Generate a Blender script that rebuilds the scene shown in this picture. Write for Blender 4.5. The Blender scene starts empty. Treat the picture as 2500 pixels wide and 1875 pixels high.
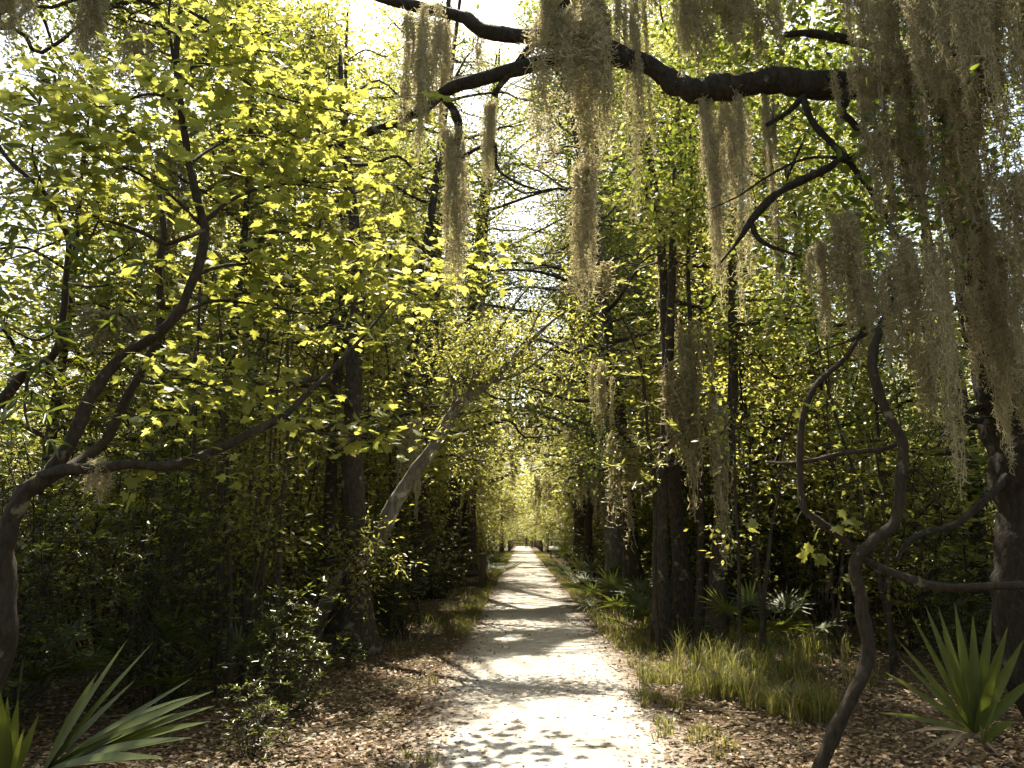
import bpy, math, random
import numpy as np
from mathutils import Vector, Matrix

# ------------------------------------------------------------------ scene, camera, light
sc = bpy.context.scene
col = sc.collection
F_PX, CX, CY = 1890.0, 1250.0, 937.5          # photograph: 2500 x 1875
PITCH, YAW, CAM_H = math.atan((1310 - CY) / F_PX), math.atan(22 / F_PX), 1.6
cam_data = bpy.data.cameras.new('camera')
cam = bpy.data.objects.new('camera', cam_data)
col.objects.link(cam)
cam_data.sensor_width = 36.0
cam_data.lens = 36.0 * F_PX / 2500.0
cam_data.clip_start, cam_data.clip_end = 0.05, 900.0
cam.location = (0, 0, CAM_H)
cam.rotation_euler = (math.pi / 2 + PITCH, 0, YAW)
sc.camera = cam

SUN_EL, SUN_AZ = math.radians(60), math.radians(-9)   # azimuth from +Y towards +X
S = np.array([math.sin(SUN_AZ) * math.cos(SUN_EL), math.cos(SUN_AZ) * math.cos(SUN_EL), math.sin(SUN_EL)])
world = bpy.data.worlds.new('World')
sc.world = world
world.use_nodes = True
wn = world.node_tree
bg = wn.nodes['Background']
sky = wn.nodes.new('ShaderNodeTexSky')
sky.sky_type = 'NISHITA'
sky.sun_disc = False
sky.sun_elevation = SUN_EL
sky.sun_rotation = SUN_AZ
sky.air_density, sky.dust_density, sky.ozone_density = 1.0, 2.5, 0.6
wb = wn.nodes.new('ShaderNodeMix')            # the photograph's warm white balance, the same over the whole sky
wb.data_type, wb.blend_type = 'RGBA', 'MULTIPLY'
wb.inputs[0].default_value = 1.0
wb.inputs[7].default_value = (1.0, 0.93, 0.78, 1.0)
wn.links.new(sky.outputs[0], wb.inputs[6])
wn.links.new(wb.outputs[2], bg.inputs['Color'])
bg.inputs['Strength'].default_value = 0.11
sun_data = bpy.data.lights.new('sun', 'SUN')
sun = bpy.data.objects.new('sun', sun_data)
col.objects.link(sun)
sun_data.energy = 5.0
sun_data.angle = math.radians(0.53)
sun_data.color = (1.0, 0.91, 0.72)
sun.rotation_euler = Vector(S).to_track_quat('Z', 'Y').to_euler()
vs = sc.view_settings
vs.view_transform = 'Standard'
vs.look = 'None'
vs.gamma = 1.0
vs.use_curve_mapping = False
vs.exposure = 1.95
cy = sc.cycles
cy.max_bounces = 6
cy.use_adaptive_sampling = True
cy.adaptive_threshold = 0.05
cy.diffuse_bounces = 4
cy.glossy_bounces = 2
cy.transmission_bounces = 4
cy.transparent_max_bounces = 4
cy.sample_clamp_indirect = 6.0
cy.caustics_reflective = False
cy.caustics_refractive = False

# ------------------------------------------------------------------ pixel <-> place
_R = np.array((Matrix.Rotation(YAW, 3, 'Z') @ Matrix.Rotation(math.pi / 2 + PITCH, 3, 'X')))
CAM = np.array([0, 0, CAM_H])

def ray(px, py):
    return _R @ np.array([(px - CX) / F_PX, -(py - CY) / F_PX, -1.0])

def at(px, py, Y):
    d = ray(px, py)
    return CAM + d * (Y / d[1])

def ground_at(px, py):
    d = ray(px, py)
    return CAM + d * (-CAM_H / d[2])

def to_px(P):
    L = (np.asarray(P, float) - CAM) @ _R
    zc = np.minimum(L[..., 2], -1e-3)
    return CX + F_PX * L[..., 0] / -zc, CY - F_PX * L[..., 1] / -zc

def vnoise(x, y, seed=0):
    x = np.asarray(x, float); y = np.asarray(y, float)
    xi, yi = np.floor(x).astype(np.int64), np.floor(y).astype(np.int64)
    xf, yf = x - xi, y - yi
    def h(a, b):
        n = (a * 374761393 + b * 668265263 + seed * 974711) & 0x7fffffff
        n = ((n ^ (n >> 13)) * 1274126177) & 0x7fffffff
        return ((n ^ (n >> 16)) & 0xffff) / 65535.0
    u, v = xf * xf * (3 - 2 * xf), yf * yf * (3 - 2 * yf)
    return (h(xi, yi) * (1 - u) + h(xi + 1, yi) * u) * (1 - v) + (h(xi, yi + 1) * (1 - u) + h(xi + 1, yi + 1) * u) * v

# ------------------------------------------------------------------ materials
def new_mat(name):
    m = bpy.data.materials.new(name)
    m.use_nodes = True
    nt = m.node_tree
    nt.nodes.clear()
    out = nt.nodes.new('ShaderNodeOutputMaterial')
    return m, nt, out

def N(nt, kind, **kw):
    n = nt.nodes.new(kind)
    for k, v in kw.items():
        if k in n.inputs:
            n.inputs[k].default_value = v
        else:
            setattr(n, k, v)
    return n

def mixc(nt, fac, a, b):
    m = nt.nodes.new('ShaderNodeMix')
    m.data_type = 'RGBA'
    for sock, val in ((m.inputs[0], fac), (m.inputs[6], a), (m.inputs[7], b)):
        if hasattr(val, 'is_output'):
            nt.links.new(val, sock)
        else:
            sock.default_value = val if not isinstance(val, tuple) else (*val, 1.0)[:4]
    return m.outputs[2]

def ramp(nt, fac, stops):
    r = nt.nodes.new('ShaderNodeValToRGB')
    el = r.color_ramp.elements
    while len(el) < len(stops):
        el.new(0.5)
    for e, (p, c) in zip(el, stops):
        e.position = p
        e.color = (*c, 1.0)
    nt.links.new(fac, r.inputs[0])
    return r.outputs[0]

def leaf_mat(name, stops, tstops, trans=0.5, rough=0.42, spec=0.5):
    m, nt, out = new_mat(name)
    g = N(nt, 'ShaderNodeNewGeometry')
    c = ramp(nt, g.outputs['Random Per Island'], stops)
    t = ramp(nt, g.outputs['Random Per Island'], tstops)
    p = N(nt, 'ShaderNodeBsdfPrincipled', Roughness=rough)
    p.inputs['Specular IOR Level'].default_value = spec
    nt.links.new(c, p.inputs['Base Color'])
    tr = N(nt, 'ShaderNodeBsdfTranslucent')
    nt.links.new(t, tr.inputs['Color'])
    mx = N(nt, 'ShaderNodeMixShader')
    mx.inputs[0].default_value = trans
    nt.links.new(p.outputs[0], mx.inputs[1])
    nt.links.new(tr.outputs[0], mx.inputs[2])
    nt.links.new(mx.outputs[0], out.inputs[0])
    return m

def noise_mat(name, stops, scale, rough=0.9, bump=0.3, stretch=(1, 1, 1), detail=6.0, spots=None, dist=0.02):
    m, nt, out = new_mat(name)
    tc = N(nt, 'ShaderNodeTexCoord')
    mp = N(nt, 'ShaderNodeMapping')
    mp.inputs['Scale'].default_value = stretch
    nt.links.new(tc.outputs['Object'], mp.inputs[0])
    nz = N(nt, 'ShaderNodeTexNoise', Scale=scale, Detail=detail, Roughness=0.65)
    nt.links.new(mp.outputs[0], nz.inputs['Vector'])
    c = ramp(nt, nz.outputs['Fac'], stops)
    if spots:
        n2 = N(nt, 'ShaderNodeTexNoise', Scale=spots[1], Detail=3.0, Roughness=0.6)
        nt.links.new(tc.outputs['Object'], n2.inputs['Vector'])
        f = ramp(nt, n2.outputs['Fac'], [(spots[2], (0, 0, 0)), (spots[2] + 0.08, (1, 1, 1))])
        c = mixc(nt, f, c, spots[0])
    p = N(nt, 'ShaderNodeBsdfPrincipled', Roughness=rough)
    p.inputs['Specular IOR Level'].default_value = 0.25
    nt.links.new(c, p.inputs['Base Color'])
    b = N(nt, 'ShaderNodeBump', Strength=bump, Distance=dist)
    nt.links.new(nz.outputs['Fac'], b.inputs['Height'])
    nt.links.new(b.outputs[0], p.inputs['Normal'])
    nt.links.new(p.outputs[0], out.inputs[0])
    return m

M = {}
M['maple'] = leaf_mat('maple_leaf', [(0, (.05, .075, .012)), (1, (.095, .12, .02))],
                      [(0, (.29, .30, .045)), (.7, (.43, .435, .085)), (1, (.62, .60, .16))], 0.55, 0.5, 0.35)
M['canopy'] = leaf_mat('canopy_leaf', [(0, (.060, .062, .011)), (1, (.135, .122, .024))],
                       [(0, (.265, .27, .048)), (.6, (.415, .415, .085)), (1, (.62, .59, .16))], 0.55, 0.42, 0.5)
M['oakleaf'] = leaf_mat('oak_leaf', [(0, (.028, .048, .012)), (1, (.065, .085, .018))],
                        [(0, (.13, .175, .02)), (1, (.29, .34, .04))], 0.45, 0.36, 0.6)
M['shrub'] = leaf_mat('shrub_leaf', [(0, (.025, .040, .012)), (1, (.07, .085, .025))],
                      [(0, (.11, .135, .01)), (1, (.24, .26, .02))], 0.4, 0.3, 0.7)
M['lance'] = leaf_mat('lance_leaf', [(0, (.04, .06, .02)), (1, (.095, .115, .04))],
                      [(0, (.10, .14, .015)), (1, (.21, .25, .025))], 0.38, 0.3, 0.7)
M['palm'] = leaf_mat('palmetto_blade', [(0, (.035, .05, .014)), (1, (.07, .085, .022))],
                     [(0, (.09, .12, .015)), (1, (.17, .20, .025))], 0.3, 0.5, 0.3)
M['grass'] = leaf_mat('grass_blade', [(0, (.06, .075, .018)), (.6, (.12, .12, .03)), (1, (.28, .22, .09))],
                      [(0, (.14, .17, .02)), (.6, (.24, .24, .04)), (1, (.34, .27, .09))], 0.45, 0.5, 0.4)
M['litter'] = leaf_mat('dead_leaf', [(0, (.045, .026, .013)), (.5, (.12, .075, .038)), (.85, (.22, .145, .08)), (1, (.36, .27, .17))],
                       [(0, (.06, .035, .012)), (1, (.14, .09, .04))], 0.15, 0.6, 0.35)
M['moss'] = leaf_mat('moss_strand', [(0, (.32, .29, .18)), (1, (.54, .49, .34))],
                     [(0, (.32, .28, .15)), (1, (.52, .46, .28))], 0.45, 0.8, 0.15)
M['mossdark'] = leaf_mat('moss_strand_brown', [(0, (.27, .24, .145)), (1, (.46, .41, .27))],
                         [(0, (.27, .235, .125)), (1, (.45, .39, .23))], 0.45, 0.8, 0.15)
M['bark'] = noise_mat('bark_dark', [(.3, (.016, .012, .009)), (.55, (.050, .039, .028)), (.8, (.10, .083, .062))], 13, bump=1.0, dist=.035,
                      stretch=(1.9, 1.9, .9), spots=((.17, .16, .12), 5.0, .60))
M['barkpale'] = noise_mat('bark_pale', [(.3, (.06, .05, .038)), (.55, (.15, .13, .10)), (.8, (.27, .25, .20))], 8, bump=0.8,
                          stretch=(3, 3, .8), spots=((.30, .28, .22), 4.0, .58))
M['barksap'] = noise_mat('bark_sapling', [(.3, (.016, .012, .008)), (.6, (.042, .033, .023)), (.85, (.095, .08, .056))], 14, bump=0.9,
                         stretch=(2, 2, .8), spots=((.13, .12, .085), 7.0, .62))
M['barkoakshade'] = noise_mat('bark_oak_shade', [(.3, (.010, .008, .006)), (.55, (.030, .024, .017)), (.8, (.065, .053, .038))], 13, bump=1.0, dist=.035,
                      stretch=(1.9, 1.9, .9), spots=((.13, .12, .09), 5.0, .63))  # dark bark again, with the oak's deep shade put into the colour
M['timber'] = noise_mat('weathered_timber', [(.3, (.055, .042, .03)), (.6, (.12, .095, .07)), (.85, (.19, .155, .12))], 12, bump=0.4,
                        stretch=(4, 4, .6))

def soil_mat():
    m, nt, out = new_mat('forest_soil')
    tc = N(nt, 'ShaderNodeTexCoord')
    n1 = N(nt, 'ShaderNodeTexNoise', Scale=16.0, Detail=8.0, Roughness=0.75)
    n2 = N(nt, 'ShaderNodeTexNoise', Scale=1.1, Detail=4.0)
    for n in (n1, n2):
        nt.links.new(tc.outputs['Object'], n.inputs['Vector'])
    c = ramp(nt, n1.outputs['Fac'], [(.3, (.022, .014, .008)), (.55, (.075, .048, .027)), (.8, (.18, .125, .075))])
    f = ramp(nt, n2.outputs['Fac'], [(.45, (0, 0, 0)), (.7, (.45, .45, .45))])
    c = mixc(nt, f, c, (.055, .06, .018))
    p = N(nt, 'ShaderNodeBsdfPrincipled', Roughness=0.95)
    p.inputs['Specular IOR Level'].default_value = 0.15
    nt.links.new(c, p.inputs['Base Color'])
    b = N(nt, 'ShaderNodeBump', Strength=0.9, Distance=0.03)
    nt.links.new(n1.outputs['Fac'], b.inputs['Height'])
    nt.links.new(b.outputs[0], p.inputs['Normal'])
    nt.links.new(p.outputs[0], out.inputs[0])
    return m

def path_mat():
    m, nt, out = new_mat('crushed_shell')
    tc = N(nt, 'ShaderNodeTexCoord')
    n1 = N(nt, 'ShaderNodeTexNoise', Scale=55.0, Detail=5.0, Roughness=0.8)
    n2 = N(nt, 'ShaderNodeTexNoise', Scale=0.9, Detail=6.0, Roughness=0.7)
    vo = N(nt, 'ShaderNodeTexVoronoi', Scale=38.0)
    for n in (n1, n2, vo):
        nt.links.new(tc.outputs['Object'], n.inputs['Vector'])
    c = ramp(nt, n1.outputs['Fac'], [(.28, (.18, .165, .150)), (.5, (.34, .32, .295)), (.72, (.50, .48, .45))])
    f = ramp(nt, n2.outputs['Fac'], [(.40, (0, 0, 0)), (.66, (.85, .85, .85))])
    c = mixc(nt, f, c, (.215, .185, .155))
    p = N(nt, 'ShaderNodeBsdfPrincipled', Roughness=0.95)
    p.inputs['Specular IOR Level'].default_value = 0.2
    nt.links.new(c, p.inputs['Base Color'])
    sx = N(nt, 'ShaderNodeSeparateXYZ'); nt.links.new(tc.outputs['Object'], sx.inputs[0])
    ab = N(nt, 'ShaderNodeMath', operation='SUBTRACT'); ab.inputs[1].default_value = .22; nt.links.new(sx.outputs['X'], ab.inputs[0])
    a2 = N(nt, 'ShaderNodeMath', operation='ABSOLUTE'); nt.links.new(ab.outputs[0], a2.inputs[0])
    n3 = N(nt, 'ShaderNodeTexNoise', Scale=4.0, Detail=6.0, Roughness=0.75); nt.links.new(tc.outputs['Object'], n3.inputs['Vector'])
    ad = N(nt, 'ShaderNodeMath', operation='MULTIPLY_ADD'); ad.inputs[1].default_value = .9; nt.links.new(n3.outputs['Fac'], ad.inputs[0]); nt.links.new(a2.outputs[0], ad.inputs[2])
    mr_ = N(nt, 'ShaderNodeMapRange'); mr_.inputs['From Min'].default_value = 1.22; mr_.inputs['From Max'].default_value = 1.66; nt.links.new(ad.outputs[0], mr_.inputs[0])
    n4 = N(nt, 'ShaderNodeTexNoise', Scale=16.0, Detail=8.0, Roughness=0.75); nt.links.new(tc.outputs['Object'], n4.inputs['Vector'])
    so = ramp(nt, n4.outputs['Fac'], [(.3, (.03, .02, .012)), (.55, (.09, .06, .036)), (.8, (.20, .145, .09))])
    c = mixc(nt, mr_.outputs[0], c, so)
    nt.links.new(c, p.inputs['Base Color'])
    b = N(nt, 'ShaderNodeBump', Strength=0.7, Distance=0.012)
    nt.links.new(vo.outputs['Distance'], b.inputs['Height'])
    nt.links.new(b.outputs[0], p.inputs['Normal'])
    nt.links.new(p.outputs[0], out.inputs[0])
    return m
M['soil'], M['path'] = soil_mat(), path_mat()

def plain(name, c, rough=0.7):
    m, nt, out = new_mat(name)
    tc = N(nt, 'ShaderNodeTexCoord')
    nz = N(nt, 'ShaderNodeTexNoise', Scale=30.0, Detail=3.0)
    nt.links.new(tc.outputs['Object'], nz.inputs['Vector'])
    k = ramp(nt, nz.outputs['Fac'], [(.3, tuple(v * .75 for v in c)), (.7, tuple(min(1, v * 1.2) for v in c))])
    p = N(nt, 'ShaderNodeBsdfPrincipled', Roughness=rough)
    nt.links.new(k, p.inputs['Base Color'])
    nt.links.new(p.outputs[0], out.inputs[0])
    return m

# ------------------------------------------------------------------ geometry helpers
def nrm(a):
    return a / np.maximum(np.linalg.norm(a, axis=-1, keepdims=True), 1e-9)

class Geo:
    def __init__(s):
        s.V, s.T, s.Q, s.n = [], [], [], 0
    def add(s, V, T=None, Q=None):
        V = np.asarray(V, float).reshape(-1, 3)
        if T is not None and len(T):
            s.T.append(np.asarray(T, np.int64) + s.n)
        if Q is not None and len(Q):
            s.Q.append(np.asarray(Q, np.int64) + s.n)
        s.V.append(V)
        s.n += len(V)
    def tube(s, P, R, sides=8, cap=True, lump=0.0, seed=0):
        P = np.asarray(P, float); R = np.asarray(R, float)
        n = len(P)
        t = nrm(np.gradient(P, axis=0))
        u = np.cross(t[0], (0.13, 0.97, 0.21)); u /= np.linalg.norm(u)
        a = np.arange(sides) * 2 * math.pi / sides
        ca, sa = np.cos(a)[:, None], np.sin(a)[:, None]
        rings = []
        arc = np.r_[0, np.cumsum(np.linalg.norm(np.diff(P, axis=0), axis=1))]
        for i in range(n):
            u = u - t[i] * (u @ t[i]); u /= max(np.linalg.norm(u), 1e-9)
            w = np.cross(t[i], u)
            k = 1.0
            if lump:
                k = 1 + lump * 2 * (vnoise(np.cos(a) * 1.7 + 9 + arc[i] * 2.2, np.sin(a) * 1.7 + arc[i] * 5, seed) - .5)[:, None] + lump * (vnoise(a * 3, np.full(sides, arc[i] * 17), seed + 1) - .5)[:, None]
            rings.append(P[i] + R[i] * k * (ca * u + sa * w))
        V = np.concatenate(rings)
        j = np.arange(sides); k = (j + 1) % sides
        Q = np.concatenate([np.stack([i * sides + j, i * sides + k, (i + 1) * sides + k, (i + 1) * sides + j], 1) for i in range(n - 1)])
        T = None
        if cap:
            V = np.concatenate([V, P[-1:], P[:1]])
            e = n * sides
            T = np.concatenate([np.stack([(n - 1) * sides + j, (n - 1) * sides + k, np.full(sides, e)], 1),
                                np.stack([k, j, np.full(sides, e + 1)], 1)])
        s.add(V, T, Q)
    def sticks(s, A, B, ra, rb):
        A = np.asarray(A, float); B = np.asarray(B, float)
        if not len(A): return
        d = nrm(B - A)
        u = nrm(np.cross(d, np.where(np.abs(d[:, 2:3]) > .9, [[1., 0, 0]], [[0, 0, 1.]])))
        w = np.cross(d, u)
        n = len(A)
        ra = np.broadcast_to(ra, (n,))[:, None]; rb = np.broadcast_to(rb, (n,))[:, None]
        V = np.zeros((n, 6, 3))
        for k in range(3):
            c, si = math.cos(k * 2.0944), math.sin(k * 2.0944)
            V[:, k] = A + ra * (c * u + si * w)
            V[:, 3 + k] = B + rb * (c * u + si * w)
        o = np.arange(n)[:, None] * 6
        Q = np.concatenate([o + np.array([[k, (k + 1) % 3, 3 + (k + 1) % 3, 3 + k]]) for k in range(3)])
        s.add(V, None, Q)
    def leaves(s, P, D, Nn, size, tm, wide=1.0):
        tv, tt, tq = TM[tm]
        n = len(P)
        if n == 0: return
        D = nrm(D)
        side = nrm(np.cross(D, Nn))
        up = np.cross(side, D)
        sz = np.broadcast_to(size, (n,))[:, None, None]
        V = P[:, None] + sz * (tv[None, :, 0:1] * wide * side[:, None] + tv[None, :, 1:2] * D[:, None] + tv[None, :, 2:3] * up[:, None])
        o = (np.arange(n) * len(tv))[:, None, None]
        T = (tt[None] + o).reshape(-1, 3) if len(tt) else None
        Q = (tq[None] + o).reshape(-1, 4) if len(tq) else None
        s.add(V, T, Q)
    def mesh(s, name, mat, smooth=False):
        me = bpy.data.meshes.new(name)
        V = np.concatenate(s.V) if s.V else np.zeros((0, 3))
        T = np.concatenate(s.T) if s.T else np.zeros((0, 3), np.int64)
        Q = np.concatenate(s.Q) if s.Q else np.zeros((0, 4), np.int64)
        me.vertices.add(len(V)); me.vertices.foreach_set('co', V.astype(np.float32).ravel())
        me.loops.add(T.size + Q.size)
        me.loops.foreach_set('vertex_index', np.concatenate([T.ravel(), Q.ravel()]).astype(np.int32))
        nt_, nq = len(T), len(Q)
        me.polygons.add(nt_ + nq)
        me.polygons.foreach_set('loop_start', np.concatenate([np.arange(nt_) * 3, nt_ * 3 + np.arange(nq) * 4]).astype(np.int32))
        if smooth:
            me.polygons.foreach_set('use_smooth', np.ones(nt_ + nq, dtype=bool))
        me.update(calc_edges=True)
        me.materials.append(mat)
        return me

def tmpl(V, T=(), Q=()):
    return (np.array(V, float), np.array(T, np.int64).reshape(-1, 3), np.array(Q, np.int64).reshape(-1, 4))
TM = {}
TM['leaf4'] = tmpl([(0, 0, 0), (.27, .42, .05), (0, 1, -.04), (-.27, .42, .05)], T=[(0, 1, 2), (0, 2, 3)])
TM['leaf6'] = tmpl([(0, 0, 0), (.2, .3, .05), (.19, .68, .04), (0, 1, -.06), (-.19, .68, .04), (-.2, .3, .05)], Q=[(0, 1, 2, 3), (0, 3, 4, 5)])
TM['lance'] = tmpl([(0, 0, 0), (.09, .3, .03), (.085, .65, .0), (0, 1, -.12), (-.085, .65, .0), (-.09, .3, .03)], Q=[(0, 1, 2, 3), (0, 3, 4, 5)])
_half = [(.10, -.02), (.34, -.10), (.30, .06), (.58, .18), (.46, .30), (.52, .52), (.24, .46), (.20, .66), (.0, 1.0)]
_out = [(0, 0)] + _half + [(-x, y) for x, y in reversed(_half[:-1])]
_mv = [(0, .32, .0)] + [(x, y, -.10 * abs(x) - .14 * max(0, y - .4)) for x, y in _out]
TM['maple'] = tmpl(_mv, T=[(0, 1 + i, 1 + (i + 1) % len(_out)) for i in range(len(_out))])
_ok = [(.05, .12), (.22, .24), (.12, .34), (.32, .5), (.18, .58), (.26, .8), (0, 1)]
_oo = [(0, 0)] + _ok + [(-x, y) for x, y in reversed(_ok[:-1])]
TM['oak'] = tmpl([(0, .45, .02)] + [(x, y, .05 * abs(x)) for x, y in _oo], T=[(0, 1 + i, 1 + (i + 1) % len(_oo)) for i in range(len(_oo))])
TM['blade'] = tmpl([(-.03, 0, 0), (.03, 0, 0), (.022, .55, 0), (-.022, .55, 0), (0, 1, 0)], T=[(3, 2, 4)], Q=[(0, 1, 2, 3)])

def catmull(P, per=6):
    P = np.asarray(P, float)
    if len(P) < 3:
        return P
    E = np.concatenate([[2 * P[0] - P[1]], P, [2 * P[-1] - P[-2]]])
    out = []
    for i in range(1, len(E) - 2):
        a, b, c, d = E[i - 1], E[i], E[i + 1], E[i + 2]
        for t in np.arange(per) / per:
            out.append(.5 * ((2 * b) + (c - a) * t + (2 * a - 5 * b + 4 * c - d) * t * t + (3 * b - a - 3 * c + d) * t ** 3))
    out.append(E[-2])
    return np.array(out)

def link(o, parent=None):
    col.objects.link(o)
    if parent is not None:
        o.parent = parent
    return o

def obj(name, me, parent=None, loc=None):
    o = link(bpy.data.objects.new(name, me), parent)
    if loc is not None:
        o.location = loc
    return o

def thing(name, label, cat, loc=(0, 0, 0), group=None):
    o = link(bpy.data.objects.new(name, None))
    o.location = loc
    o.empty_display_size = 0.2
    tag(o, label, cat, group)
    return o

def tag(o, label, cat, group=None):
    o['label'], o['category'] = label, cat
    if group:
        o['group'] = group
    return o

def stuff(o, label=None, cat=None):
    o['kind'] = 'stuff'
    if label:
        o['label'], o['category'] = label, cat
    return o

ONES = 'first second third fourth fifth sixth seventh eighth ninth tenth eleventh twelfth thirteenth fourteenth fifteenth sixteenth seventeenth eighteenth nineteenth'.split()
TENS = {2: 'twenty', 3: 'thirty', 4: 'forty', 5: 'fifty', 6: 'sixty', 7: 'seventy', 8: 'eighty', 9: 'ninety'}
def nth(i):
    if i <= 19: return ONES[i - 1]
    if i >= 100: return 'hundredth' if i == 100 else 'hundred-and-' + nth(i - 100)
    t, u = divmod(i, 10)
    return (TENS[t][:-1] + 'ieth') if u == 0 else TENS[t] + '-' + ONES[u - 1]

# ------------------------------------------------------------------ where the sun comes through
LIT_POLY = [  # sunlit patches on the ground, traced in the photograph
    [(1150, 1765), (1210, 1735), (1290, 1712), (1400, 1700), (1525, 1688), (1572, 1742), (1490, 1765), (1425, 1790), (1420, 1835), (1300, 1815), (1200, 1835), (1120, 1800)],
    [(1320, 1602), (1375, 1568), (1480, 1548), (1560, 1562), (1500, 1588), (1420, 1592)],
    [(1165, 1490), (1185, 1458), (1300, 1452), (1400, 1472), (1330, 1486), (1250, 1490)],
    [(1640, 1720), (1690, 1690), (1790, 1700), (1850, 1745), (1800, 1772), (1690, 1765)],
    [(1060, 1490), (1100, 1458), (1190, 1448), (1170, 1490)],
    [(1170, 1420), (1210, 1393), (1370, 1403), (1330, 1424)],
    [(1120, 1875), (1230, 1850), (1420, 1838), (1560, 1870), (1480, 1900), (1150, 1910)],
    [(1200, 1560), (1260, 1548), (1290, 1560), (1230, 1572)],
    [(1230, 1640), (1330, 1622), (1400, 1632), (1300, 1652)],
]
LIT_SPOT = []      # (x, y, radius, z) : things that stand in sunlight
def lit_spot(p, r):
    g = p - S * (p[2] / S[2])
    LIT_SPOT.append((g[0], g[1], r, p[2]))

def in_poly(px, py, poly):
    inside = np.zeros(len(px), bool)
    for (x1, y1), (x2, y2) in zip(poly, poly[1:] + poly[:1]):
        if y1 == y2: continue
        c = ((y1 > py) != (y2 > py)) & (px < (x2 - x1) * (py - y1) / (y2 - y1) + x1)
        inside ^= c
    return inside

_rngm = np.random.default_rng(5)
def open_to_sun(P):
    """False where a leaf at P would shade a spot that the photograph shows in the sun."""
    g = P - S * (P[:, 2:3] / S[2])
    keep = np.ones(len(P), bool)
    gx, gy = g[:, 0], g[:, 1]
    gg = np.stack([gx, gy, np.zeros_like(gx)], 1)
    px, py = to_px(gg)
    vis = gy > 3
    jx = (_rngm.random(len(P)) - .5)
    for poly in LIT_POLY:
        keep &= ~(vis & in_poly(px + jx * 14, py, poly))
    onpath = (gx > -1.6) & (gx < 2.0)
    n = vnoise(gx * .55 + 3, gy * .38, 3) * .6 + vnoise(gx * 1.7, gy * 1.1, 4) * .4
    keep &= ~(onpath & (gy > 3) & (n > .74))
    far = onpath & (gy > 19)
    keep &= ~(far & (vnoise(gx * .25, gy * .33, 9) > .66))
    for x, y, r, z in LIT_SPOT:
        keep &= ~((P[:, 2] > z + .25) & ((gx - x) ** 2 + (gy - y) ** 2 < r * r))
    return keep

# ------------------------------------------------------------------ ground and path
def ground_h(x, y):
    side = np.clip((np.abs(x - .25) - 1.3) / 2.0, 0, 1)
    return side * (.10 * (vnoise(x * .5, y * .5, 11) - .5) + .05 * (vnoise(x * 2.1, y * 2.1, 12) - .5)) - .012 * (1 - side)

def build_ground():
    xs = np.concatenate([np.linspace(-320, -40, 15)[:-1], np.linspace(-40, -10, 31)[:-1], np.linspace(-10, 10, 81), np.linspace(10, 40, 31)[1:], np.linspace(40, 320, 15)[1:]])
    ys = np.concatenate([np.linspace(-120, 0, 13)[:-1], np.linspace(0, 30, 101), np.linspace(30, 140, 40)[1:], np.linspace(140, 480, 18)[1:]])
    X, Y = np.meshgrid(xs, ys, indexing='ij')
    Z = ground_h(X, Y)
    V = np.stack([X, Y, Z], -1).reshape(-1, 3)
    ny = len(ys)
    i, j = np.meshgrid(np.arange(len(xs) - 1), np.arange(ny - 1), indexing='ij')
    a = (i * ny + j).ravel()
    g = Geo(); g.add(V, None, np.stack([a, a + ny, a + ny + 1, a + 1], 1))
    o = obj('ground', g.mesh('ground', M['soil'], True))
    o['kind'] = 'structure'
    o['label'] = 'brown leaf-strewn forest floor on both sides of the path'
    # the path: pale sheet with ragged edges and a slight crown
    ys = np.concatenate([np.linspace(-20, 4, 40)[:-1], np.linspace(4, 30, 261), np.linspace(30, 150, 240)[1:]])
    m = 15
    rag = lambda y, sd: .22 * (vnoise(y * .9, y * 0 + sd, 21) - .5) + .16 * (vnoise(y * 3.3, y * 0 + sd, 22) - .5) + .07 * (vnoise(y * 9, y * 0 + sd, 23) - .5)
    L, Rr = -1.15 + rag(ys, 1) * .5, 1.6 + rag(ys, 7) * .5
    t = np.linspace(0, 1, m)
    X = L[:, None] * (1 - t) + Rr[:, None] * t
    Y = np.repeat(ys[:, None], m, 1)
    Z = .014 * np.sin(t * math.pi) ** .5 + .006 * (vnoise(X * 3, Y * 3, 30) - .5) - .004
    Z[:, 0] = Z[:, -1] = -.022; Z[:, 1] -= .008; Z[:, -2] -= .008
    V = np.stack([X, Y, Z], -1).reshape(-1, 3)
    i, j = np.meshgrid(np.arange(len(ys) - 1), np.arange(m - 1), indexing='ij')
    a = (i * m + j).ravel()
    g = Geo(); g.add(V, None, np.stack([a, a + 1, a + m + 1, a + m], 1))
    o = obj('path', g.mesh('path', M['path'], True))
    o['kind'] = 'structure'
    o['label'] = 'pale crushed shell path running straight away through the woods'
build_ground()

# ------------------------------------------------------------------ trees
def leaf_cloud(rng, C, per, sx, sz, ls, out_from=None):
    n = len(C) * per
    c = np.repeat(C, per, 0)
    off = rng.normal(size=(n, 3)) * [sx, sx, sz]
    P = c + off
    D = off * [1, 1, .6] + rng.normal(size=(n, 3)) * .35 * sx
    D[:, 2] -= .25 * sx
    Nn = rng.normal(size=(n, 3)) * .5 + [0, 0, 1]
    return P, D, Nn, ls * rng.uniform(.6, 1.25, n)

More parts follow.
